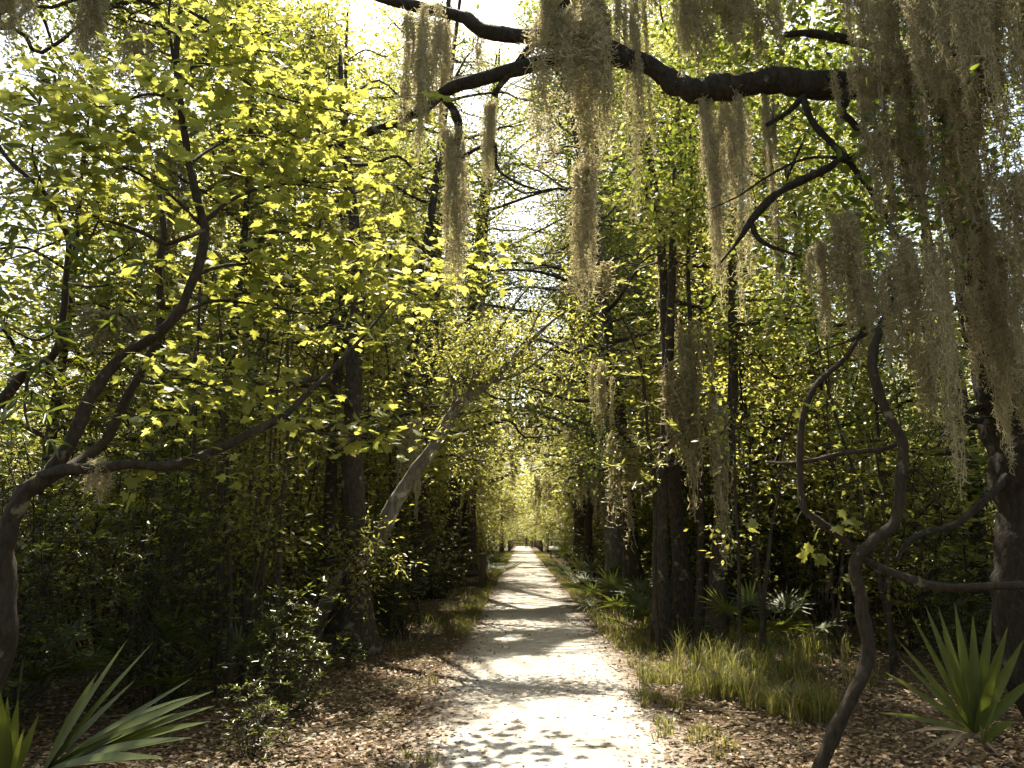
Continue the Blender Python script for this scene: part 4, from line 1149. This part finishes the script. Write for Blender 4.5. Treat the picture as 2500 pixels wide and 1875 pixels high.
for _ in range(6000):
    y = 6.5 + sr.uniform(0, 1) ** 1.35 * 105; x = sr.uniform(-26, 26)
    if abs(x) > 4 + .72 * y: continue
    lo = -2.35 - .25 * vnoise(y * .6, 0 * y, 3); hi = 3.0 if y < 11 else 2.5
    if lo - .35 < x < hi + .35: continue
    if y < 9 and -3.4 < x < 4.0: continue
    if 1.9 < x < 4.6 and y < 13: continue
    if y < 11.9 and 700 < 1272 + 1890 * x / y < 1080: continue
    dmin = .95 + .012 * y + .07 * abs(x)
    if all((x - a) ** 2 + (y - b) ** 2 > dmin ** 2 for a, b in sh):
        sh.append((x, y))
sh.sort(key=lambda p: p[1])
sh = [p for p in sh if abs(p[0]) < 10 or p[1] < 26 or abs(p[0]) < 4.5][:270]
cl = cr_ = 0
for x, y in sh:
    left = x < 0
    if left: cl += 1
    else: cr_ += 1
    edge = min(abs(x + 2.3), abs(x - 2.5))
    k = int(sr.choice([1, 3, 6, 7, 8])) if edge > 1.1 else int(sr.choice([0, 2, 5, 8]))
    if y < 11.5: k = int(sr.choice([0, 1, 3, 5]))
    put_shrub(k, (x, y, 0), sr.uniform(.75, 1.15), sr.uniform(0, 6.28),
              'dark leafy understory shrub %s of the path, %s from the camera' % ('left' if left else 'right', nth(cl if left else cr_)), 'understory shrubs %s of the path' % ('left' if left else 'right'), 'understory_shrub')

# ------------------------------------------------------------------ thin stems in the thicket
stem_r = np.random.default_rng(91)
def thin_stem(px, Y, h, r0, lean, label, group):
    b = np.array([gx(px, Y), Y, 0.])
    n = 7; q = np.linspace(0, 1, n)[:, None]
    p = np.array([lean, stem_r.uniform(-.3, .3), 0]) * q ** 1.3 + np.array([0, 0, h]) * q + stem_r.normal(size=(n, 3)) * .05 * q
    p[0, 2] = -.08
    root = thing('thicket_stem', label, 'sapling', b, group)
    g = Geo(); lp = catmull(np.c_[p, np.linspace(r0, r0 * .35, n)], 4); g.tube(lp[:, :3], lp[:, 3], 6)
    C = twigs_along(g, lp, stem_r, 14, .35, .005, .35)
    obj('trunk', g.mesh('trunk', M['bark'], True), root)
    P, D, Nn, Sz = leaf_cloud(stem_r, C, 7, .14, .08, .09)
    g = Geo(); g.leaves(P, D, Nn, Sz, 'leaf4')
    stuff(obj('crown', g.mesh('crown', M['canopy']), root))
ts = sorted([(float(a), float(b)) for a, b in zip(np.r_[stem_r.uniform(330, 1040, 30), stem_r.uniform(1720, 2440, 30), stem_r.uniform(330, 720, 16)], np.r_[stem_r.uniform(9.5, 17, 60), stem_r.uniform(8.3, 10.5, 16)])])
ts = [(a, b) for a, b in ts if not (730 < a < 1060 and b < 12.4)]
for i, (px, Y) in enumerate(ts):
    thin_stem(px, Y, stem_r.uniform(2.8, 6), stem_r.uniform(.014, .04), stem_r.normal() * .5,
              '%s from the left of the thin dark stems standing in the thicket' % nth(i + 1), 'thin thicket stems')

# ------------------------------------------------------------------ palmettos
def blade_geo(g, o, d, n_, L, w_, droop, r, fold=.25, segs=7):
    """one long pleated blade: a folded strip that tapers and bends"""
    d = nrm(np.array(d, float)); s = nrm(np.cross(d, n_)); u = np.cross(s, d)
    V = []
    for i in range(segs + 1):
        t = i / segs
        c = o + d * L * t - np.array([0, 0, 1]) * droop * L * t ** 2.2
        wd = w_ * (.35 + .65 * min(1, t * 3)) * (1 - max(0, (t - .45) / .55) ** 1.6) + .0008
        V += [c - s * wd + u * wd * fold, c - u * wd * fold * .4, c + s * wd + u * wd * fold]
    Q = []
    for i in range(segs):
        a = i * 3
        Q += [(a, a + 1, a + 4, a + 3), (a + 1, a + 2, a + 5, a + 4)]
    g.add(V, None, Q)

# near palmetto, lower left: every blade is a part
pb = at(110, 1880, 3.7); pb_g = np.array([pb[0], 3.7, 0])
pal = thing('palmetto', 'sunlit palmetto in the bottom left corner with stiff pleated blades', 'palmetto', pb_g)
g = Geo(); st = np.array([[pb[0] - .25, 3.8, -.05], [pb[0] - .15, 3.75, pb[2] * .5], pb - [0, 0, .02]])
g.tube(catmull(st, 5), np.full(11, .011), 7); obj('stalk', g.mesh('stalk', M['palm'], True), pal)
def blade_to(root, base, o, px, py, Y, w_, droop, n_=(0, -.6, .8), name='blade'):
    e = at(px, py, Y); L = np.linalg.norm(e - o)
    e2 = e + np.array([0, 0, droop * L])
    g = Geo(); blade_geo(g, o - base, e2 - o, np.array(n_), np.linalg.norm(e2 - o), w_, droop, None)
    obj(name, g.mesh(name, M['palm']), root)
for px, py, Y, w_, dr in [(312, 1560, 3.5, .022, .02), (372, 1570, 3.4, .022, .02), (482, 1692, 3.2, .012, .12), (470, 1655, 3.6, .015, .0), (522, 1686, 3.3, .024, .04), (526, 1722, 3.25, .024, .05), (515, 1760, 3.2, .022, .06), (430, 1740, 3.3, .018, .02),
                          (240, 1640, 3.7, .02, .02), (470, 1800, 3.1, .02, .06), (400, 1850, 3.0, .02, .06), (330, 1660, 3.6, .018, .02)]:
    blade_to(pal, pb_g, pb, px, py, Y, w_ * 1.45, dr)
pb2 = at(20, 1930, 3.3); pb2_g = np.array([pb2[0], 3.3, 0])
pal2 = thing('palmetto', 'upright pale palmetto blades glowing at the left edge of the bottom corner', 'palmetto', pb2_g)
g = Geo(); g.tube(np.array([[pb2[0] - .05, 3.35, -.05], [pb2[0] - .02, 3.32, pb2[2] * .5], pb2]), np.full(3, .01), 7); obj('stalk', g.mesh('stalk', M['palm'], True), pal2)
for px, py, Y, w_, dr in [(0, 1685, 3.1, .018, .03), (18, 1700, 3.2, .013, .05), (44, 1708, 3.2, .016, .04), (96, 1742, 3.3, .013, .02), (-40, 1690, 3.2, .018, .04), (60, 1775, 3.0, .008, .1)]:
    blade_to(pal2, pb2_g, pb2, px, py, Y, w_ * 1.3, dr, (.2, -.95, .3))
# right foreground palmetto
pr = at(2380, 1790, 4.6); pr_g = np.array([pr[0], 4.6, 0])
palr = thing('palmetto', 'dark shaded palmetto fanning upward in the bottom right corner', 'palmetto', pr_g)
g = Geo(); g.tube(np.array([[pr[0] + .05, 4.65, -.05], [pr[0] + .02, 4.62, pr[2] * .5], pr]), np.full(3, .016), 7); obj('stalk', g.mesh('stalk', M['palm'], True), palr)
for px, py, Y, w_, dr in [(2190, 1560, 4.6, .014, .03), (2225, 1500, 4.6, .014, .0), (2258, 1475, 4.7, .017, .0), (2290, 1480, 4.7, .017, .0), (2330, 1470, 4.7, .02, .0), (2375, 1500, 4.6, .022, .0), (2420, 1490, 4.6, .022, .0), (2460, 1530, 4.5, .022, .02), (2500, 1560, 4.5, .022, .03),
                          (2160, 1640, 4.5, .012, .06), (2540, 1640, 4.4, .02, .05), (2200, 1610, 4.5, .012, .03), (2300, 1540, 4.5, .016, .0), (2440, 1600, 4.3, .02, .02), (2150, 1740, 4.4, .012, .08)]:
    blade_to(palr, pr_g, pr, px, py, Y, w_ * 1.3, dr, (-.1, -.9, .4))
for px, py, Y, w_, dr, n_ in [(2440, 1700, 4.2, .02, .15, (.2, -.8, .6)), (2395, 1770, 4.2, .022, .15, (.2, -.8, .6)), (2480, 1760, 4.1, .022, .15, (.2, -.8, .6))]:
    blade_to(palr, pr_g, pr + [.02, -.02, -.05], px, py, Y, w_, dr, n_)

M['deadpalm'] = leaf_mat('dead_blade', [(0, (.10, .075, .045)), (1, (.20, .155, .10))], [(0, (.10, .07, .035)), (1, (.16, .12, .06))], .2, .7, .2)
for root, base, o_, ends in ((palr, pr_g, pr, [(2250, 1835, 4.5), (2300, 1850, 4.4), (2440, 1850, 4.5), (2210, 1790, 4.7)]), (pal, pb_g, pb, [(300, 1868, 3.5), (210, 1890, 3.5), (380, 1875, 3.6)])):
    for px, py, Y in ends:
        e = at(px, py, Y); e[2] = max(e[2], .05)
        e2 = e + np.array([0, 0, .25 * np.linalg.norm(e - o_)])
        g = Geo(); blade_geo(g, o_ - base, e2 - o_, np.array([0, -.6, .8]), np.linalg.norm(e2 - o_), .013, .25, None)
        obj('dead_blade', g.mesh('dead_blade', M['deadpalm']), root)['label'] = 'dry brown drooping blade'

def palmetto_fronds(seed, nf=9, R=.55, stalk=.75):
    r = np.random.default_rng(seed)
    out = []
    for f in range(nf):
        az = f * 2.4 + r.uniform(-.3, .3); el = r.uniform(.35, 1.25)
        d = np.array([math.cos(az) * math.cos(el), math.sin(az) * math.cos(el), math.sin(el)])
        L = stalk * r.uniform(.7, 1.2); hub = d * L
        g = Geo(); g.tube(np.stack([d * 0 - [0, 0, .05], d * L * .5 + [0, 0, .03], hub]), [.010, .007, .006], 5)
        s = nrm(np.cross(d, [0, 0, 1.])); u = np.cross(s, d)
        for k in range(17):
            a = -1.75 + 3.5 * k / 16
            bd = d * math.cos(a) + s * math.sin(a) + u * .15
            blade_geo(g, hub, bd, u, R * r.uniform(.8, 1.1) * (1 - .12 * abs(a)), .017, r.uniform(.05, .3), r, .3, 4)
        out.append(g.mesh('frond', M['palm']))
    return out
PALV = [palmetto_fronds(900), palmetto_fronds(901, 7, .45, .6)]
for lab, px, Y, k, s, rz in [
    ('palmetto at the foot of the paired leaning trunk, right of the path', 1510, 15.3, 0, 1.0, .3),
    ('drooping low palmetto beside the fallen stick on the right verge', 1560, 13.6, 1, .85, 1.1),
    ('palmetto with sunlit fronds beyond the right tree cluster', 1445, 21, 0, 1.2, 2.0),
    ('palmetto beside the far information panel', 1395, 38, 0, 1.3, .9),
    ('spiky palmetto behind the wooden railing', 1195, 29.5, 0, 1.2, 1.7),
    ('shaded palmetto with one bright frond in the right thicket', 1850, 11.5, 0, 1.0, .2),
    ('dim palmetto fans deep in the left thicket', 480, 8.2, 0, .95, 2.8),
    ('broken palmetto fan low in the dark left thicket', 640, 9.3, 1, 1.0, .5),
    ('grey palmetto at the left edge behind the maple trunk', 70, 7.6, 0, 1.0, 1.4),
]:
    root = thing('palmetto', lab, 'palmetto', (gx(px, Y), Y, 0)); root.scale = (s, s, s); root.rotation_euler = (0, 0, rz)
    for me in PALV[k]:
        obj('frond', me, root)

# ------------------------------------------------------------------ railing, sign, far rails, people
def box(g, a, b):
    x0, y0, z0 = a; x1, y1, z1 = b
    V = [(x0, y0, z0), (x1, y0, z0), (x1, y1, z0), (x0, y1, z0), (x0, y0, z1), (x1, y0, z1), (x1, y1, z1), (x0, y1, z1)]
    g.add(V, None, [(0, 3, 2, 1), (4, 5, 6, 7), (0, 1, 5, 4), (1, 2, 6, 5), (2, 3, 7, 6), (3, 0, 4, 7)])
def box_obj(name, a, b, mat, parent):
    g = Geo(); box(g, a, b); o = obj(name, g.mesh(name, mat), parent)
    m = o.modifiers.new('bevel', 'BEVEL'); m.width = .006; m.segments = 1
    return o
rail = thing('wooden_railing', 'weathered brown timber railing corner beside the path on the left', 'railing', (-1.2, 24.8, 0))
for x, y in [(-.055, 0), (-.055, 2.3), (-1.5, 0), (-2.9, 0)]:
    box_obj('post', (x - .055, y - .055, -.1), (x + .055, y + .055, 1.02), M['timber'], rail)
box_obj('top_rail', (-3.0, -.09, 1.023), (.03, .08, 1.065), M['timber'], rail)
box_obj('top_rail', (-.13, .083, 1.023), (.03, 2.4, 1.065), M['timber'], rail)
for z in (.42, .08):
    for x0, x1 in ((-1.443, -.112), (-2.843, -1.557)):
        box_obj('rail', (x0, -.02, z), (x1, .02, z + .14), M['timber'], rail)
    box_obj('rail', (-.075, .058, z), (-.035, 2.243, z + .14), M['timber'], rail)
for k in range(9):
    box_obj('slat', (-.034, .2 + k * .23, .06), (-.014, .3 + k * .23, 1.0), M['timber'], rail)

panel = plain('panel_white', (.62, .62, .60), .35)
sb = ground_at(1345, 1363); sb[2] = 0
sign = thing('information_panel', 'small tilted white information panel on a dark post, far right verge', 'sign', sb)
box_obj('post', (-.05, -.05, -.1), (.05, .05, .66), M['timber'], sign)
g = Geo(); box(g, (-.15, -.28, -.02), (.75, .28, .02)); o = obj('panel_board', g.mesh('panel_board', panel), sign)
o.location = (0, -.02, .74); o.rotation_euler = (.5, .06, 0)
g = Geo(); box(g, (-.19, -.32, -.05), (.79, .32, -.022)); o = obj('panel_frame', g.mesh('panel_frame', M['timber']), sign)
o.location = (0, -.02, .74); o.rotation_euler = (.5, .06, 0)

for side, x in (('left', -1.35), ('right', 2.25)):
    fr = thing('boardwalk_railing', 'distant low timber railing along the %s side of the path' % side, 'railing', (x, 84, 0))
    for k in range(15):
        box_obj('post', (-.06, k * 3 - .06, -.1), (.06, k * 3 + .06, 1.1), M['timber'], fr)
    for z in (.5, 1.103):
        box_obj('rail', (-.04 if z > 1 else .063, -.1, z), (.04 if z > 1 else .103, 42.1, z + .09), M['timber'], fr)
fr = thing('end_railing', 'pale cross rail closing the far end of the path', 'railing', (.3, 131, 0))
for k in range(4):
    box_obj('post', (-1.5 + k - .05, -.05, -.1), (-1.5 + k + .05, .05, 1.1), M['timber'], fr)
for z in (.45, .95):
    box_obj('rail', (-1.7, -.083, z), (1.7, -.053, z + .12), M['timber'], fr)

def person(loc, rz, label, coat, trousers, hair, skin, step):
    root = thing('person', label, 'person', loc); root.rotation_euler = (0, 0, rz)
    J = {'pelvis': (0, 0, .92, .14), 'waist': (0, 0, 1.08, .125), 'chest': (0, 0, 1.3, .15), 'neck': (0, .01, 1.47, .055), 'head': (0, .02, 1.58, .085), 'crown': (0, .02, 1.68, .075),
         'hl': (.09, 0, .86, .09), 'kl': (.10, step, .48, .062), 'al': (.10, step * .4, .08, .042), 'tl': (.10, step * .4 + .14, .04, .035),
         'hr': (-.09, 0, .86, .09), 'kr': (-.10, -step * .3, .48, .062), 'ar': (-.10, -step * 1.5, .10, .042), 'tr': (-.10, -step * 1.5 + .13, .04, .035),
         'sl': (.19, 0, 1.4, .06), 'el': (.25, -.06, 1.14, .045), 'wl': (.24, .08, .92, .032), 'fl': (.235, .12, .83, .03),
         'sr': (-.19, 0, 1.4, .06), 'er': (-.25, -.05, 1.14, .045), 'wr': (-.25, .06, .92, .032), 'fr': (-.245, .1, .83, .03)}
    E = [('pelvis', 'waist'), ('waist', 'chest'), ('chest', 'neck'), ('neck', 'head'), ('head', 'crown'), ('pelvis', 'hl'), ('hl', 'kl'), ('kl', 'al'), ('al', 'tl'), ('pelvis', 'hr'), ('hr', 'kr'), ('kr', 'ar'), ('ar', 'tr'),
         ('chest', 'sl'), ('sl', 'el'), ('el', 'wl'), ('wl', 'fl'), ('chest', 'sr'), ('sr', 'er'), ('er', 'wr'), ('wr', 'fr')]
    ks = list(J)
    me = bpy.data.meshes.new('body')
    me.from_pydata([J[k][:3] for k in ks], [(ks.index(a), ks.index(b)) for a, b in E], [])
    o = obj('body', me, root)
    md = o.modifiers.new('skin', 'SKIN'); o.modifiers.new('sub', 'SUBSURF').levels = 1
    for k, v in zip(ks, me.skin_vertices[0].data):
        v.radius = (J[k][3], J[k][3] * (.75 if k in ('pelvis', 'waist', 'chest') else 1)); v.use_root = k == 'pelvis'
    m, nt, out = new_mat('clothed_person')
    tc = N(nt, 'ShaderNodeTexCoord'); sx = N(nt, 'ShaderNodeSeparateXYZ'); nt.links.new(tc.outputs['Object'], sx.inputs[0])
    mp = N(nt, 'ShaderNodeMapRange'); mp.inputs['From Max'].default_value = 1.75; nt.links.new(sx.outputs['Z'], mp.inputs[0])
    rp = nt.nodes.new('ShaderNodeValToRGB'); rp.color_ramp.interpolation = 'CONSTANT'
    el = rp.color_ramp.elements
    while len(el) < 4: el.new(.5)
    for e, (p_, c_) in zip(el, [(0, (.02, .018, .016)), (.06, trousers), (.53, coat), (.845, skin)]):
        e.position = p_; e.color = (*c_, 1)
    nt.links.new(mp.outputs[0], rp.inputs[0])
    p = N(nt, 'ShaderNodeBsdfPrincipled', Roughness=.85); nt.links.new(rp.outputs[0], p.inputs['Base Color']); nt.links.new(p.outputs[0], out.inputs[0])
    me.materials.append(m)
    g = Geo()
    th, ph = np.meshgrid(np.linspace(0, 2 * math.pi, 13)[:-1], np.linspace(.0, 1.75, 7), indexing='ij')
    V = np.stack([.098 * np.sin(ph) * np.cos(th), -.02 + .105 * np.sin(ph) * np.sin(th) * np.where(np.sin(th) > 0, .72, 1), 1.63 + .115 * np.cos(ph)], -1)
    a, b = np.meshgrid(np.arange(12), np.arange(6), indexing='ij'); a, b = a.ravel(), b.ravel(); c_ = (a + 1) % 12
    g.add(V.reshape(-1, 3), None, np.stack([a * 7 + b, c_ * 7 + b, c_ * 7 + b + 1, a * 7 + b + 1], 1))
    obj('hair', g.mesh('hair', plain('hair', hair), True), root)
yp = 104.0
person((gx(1285, yp), yp, 0), .1, 'person in dark clothes walking at the far end of the path, left of the pair', (.02, .02, .022), (.018, .018, .022), (.02, .015, .01), (.35, .22, .16), .16)
person((gx(1299, yp + 3), yp + 3, 0), -.2, 'person in dark reddish-brown top at the right of the far pair', (.06, .03, .025), (.02, .02, .025), (.015, .012, .01), (.33, .2, .15), -.14)

# ------------------------------------------------------------------ ground cover: litter, grass, twigs
def path_edge(x):      # <0 inside the path
    return np.maximum(-.68 - x, x - 1.16)
lr = np.random.default_rng(61)
def litter():
    n = 130000
    y = 4.6 + lr.uniform(0, 1, n) ** 1.9 * 28
    x = lr.uniform(-1, 1, n) * np.minimum(9, 1.2 + .68 * y)
    e = path_edge(x)
    dens = np.where(e > 0, 1.0, .75 * np.exp(e * 5.5) + .035)
    k = lr.random(n) < dens
    x, y, e = x[k], y[k], e[k]; n = len(x)
    z = np.where(e > .5, ground_h(x, y) + .008, .012) + lr.uniform(0, .02, n) * (e > 0)
    P = np.stack([x, y, z], 1)
    D = np.stack([lr.normal(size=n), lr.normal(size=n), lr.normal(size=n) * .2], 1)
    Nn = lr.normal(size=(n, 3)) * .28 + [0, 0, 1]
    g = Geo(); g.leaves(P, D, Nn, lr.uniform(.022, .062, n) * (1 + .25 * (lr.random(n) > .93)), 'leaf4', 1.2)
    stuff(obj('leaf_litter', g.mesh('leaf_litter', M['litter'])), 'brown dead leaves carpeting the verges and forest floor', 'leaf litter')
litter()

def grass():
    B, H, G = [], [], []
    def patch(n, fx, fy, h, sd=0):
        B.append(np.stack([fx, fy, ground_h(fx, fy)], 1)); H.append(np.full(len(fx), h) * lr.uniform(.5, 1.3, len(fx)))
    def blob(px, py, rx, ry, n, h):
        c = ground_at(px, py)
        nc = max(3, n // 26)
        cx_, cy_ = c[0] + lr.normal(size=nc) * rx, c[1] + lr.normal(size=nc) * ry
        q = lr.integers(0, nc, n)
        patch(n, cx_[q] + lr.normal(size=n) * .035, cy_[q] + lr.normal(size=n) * .035, h * 1.15)
    blob(1850, 1650, .5, .8, 1200, .36); blob(1930, 1600, .6, 1.1, 800, .40); blob(1780, 1690, .25, .4, 1500, .24); blob(1950, 1740, .18, .22, 900, .26)
    blob(1620, 1720, .15, .3, 350, .12); blob(1590, 1800, .2, .3, 300, .10); blob(1660, 1780, .25, .3, 300, .10)
    blob(1040, 1870, .08, .1, 120, .10); blob(1560, 1568, .25, .6, 1100, .13); blob(1600, 1540, .3, .8, 900, .15)
    n = 26000
    y = 9 + lr.uniform(0, 1, n) ** 1.5 * 70
    left = lr.random(n) < .5
    off = np.abs(lr.normal(size=n)) * .42
    x = np.where(left, -.84 - off, 1.34 + off)
    k = (vnoise(x * .7, y * .35, 51) * .7 + .3 * vnoise(x * 5, y * 4, 53) > np.where(y > 16, .34, .56))
    patch(0, x[k], y[k], .15)
    n = 1500
    y = lr.uniform(9, 26, n); x = np.where(lr.random(n) < .5, lr.uniform(-2.4, -1.5, n), lr.uniform(2.0, 3.4, n))
    k = vnoise(x, y * .6, 52) > .55
    patch(0, x[k], y[k], .3)
    P = np.concatenate(B); h = np.concatenate(H)
    k = path_edge(P[:, 0]) > -.12 * lr.random(len(P))
    P, h = P[k], h[k]; n = len(P)
    az = lr.uniform(0, 6.28, n); tl = lr.uniform(.05, .5, n)
    d1 = np.stack([np.cos(az) * tl, np.sin(az) * tl, np.ones(n)], 1)
    s = np.stack([-np.sin(az), np.cos(az), np.zeros(n)], 1)
    w0 = lr.uniform(.0022, .0042, n)[:, None] * (1 + .03 * P[:, 1:2])
    hh = h[:, None]
    m = P + d1 * hh * .55
    d2 = d1 * [1, 1, 1] + np.stack([np.cos(az), np.sin(az), -np.ones(n) * .75], 1) * lr.uniform(.2, 1.0, (n, 1))
    t = m + d2 * hh * .5
    V = np.stack([P - s * w0, P + s * w0, m + s * w0 * .8, m - s * w0 * .8, t], 1)
    o = (np.arange(n) * 5)[:, None]
    g = Geo(); g.add(V.reshape(-1, 3), o + np.array([[3, 2, 4]]), o + np.array([[0, 1, 2, 3]]))
    stuff(obj('grass', g.mesh('grass', M['grass'])), 'tufts of thin grass growing along both verges of the path', 'grass')
grass()

def fallen_twigs():
    n = 900
    y = 5 + lr.uniform(0, 1, n) ** 1.6 * 24; x = lr.uniform(-1, 1, n) * (3.5 + .45 * y)
    k = (path_edge(x) > -.05) | (lr.random(n) < .08); x, y = x[k], y[k]; n = len(x)
    A = np.stack([x, y, ground_h(x, y) + .022], 1); A[:, 2] = np.maximum(A[:, 2], .018)
    az = lr.uniform(0, 6.28, n); L = lr.uniform(.08, .5, n) ** 1.3
    B = A + np.stack([np.cos(az) * L, np.sin(az) * L, lr.uniform(-.005, .06, n) * L], 1)
    az2 = az + lr.normal(size=n) * .5
    C = B + np.stack([np.cos(az2) * L * .7, np.sin(az2) * L * .7, lr.uniform(-.02, .05, n) * L], 1)
    g = Geo(); r_ = lr.uniform(.0025, .007, n); g.sticks(A, B, r_, r_ * .8); g.sticks(B, C, r_ * .8, r_ * .4)
    stuff(obj('fallen_twigs', g.mesh('fallen_twigs', M['barkpale'])), 'small broken twigs scattered over the litter beside the path', 'twigs')
fallen_twigs()

def fallen_stick(label, pts, r0):
    P = np.array([[*(ground_at(a, b) + [0, 0, h]), r] for a, b, h, r in pts])
    b = P[0, :3].copy(); b[2] = 0
    q = catmull(P, 6)
    g = Geo(); g.tube(q[:, :3] - b, q[:, 3], 6)
    o = obj('fallen_stick', g.mesh('fallen_stick', M['barksap'], True), None, b)
    tag(o, label, 'stick')
fallen_stick('crooked fallen stick on the right verge before the palmetto', [(1450, 1490, .02, .012), (1480, 1515, .03, .016), (1510, 1525, .03, .016), (1525, 1540, .02, .01)], .015)
fallen_stick('thin pale stick lying in the litter at lower right', [(1740, 1790, .02, .006), (1780, 1782, .03, .006), (1812, 1776, .02, .004)], .006)
fallen_stick('broken twig poking from the litter left of the path', [(905, 1592, .02, .006), (915, 1612, .05, .006), (918, 1628, .01, .005)], .006)
fallen_stick('pale fallen stick pointing at the path from the left', [(1000, 1680, .02, .005), (1015, 1666, .03, .006), (1022, 1655, .02, .004)], .006)
fallen_stick('low stick lying behind the leftmost trunk of the right cluster', [(1560, 1545, .04, .012), (1585, 1543, .05, .012), (1605, 1540, .04, .01)], .012)
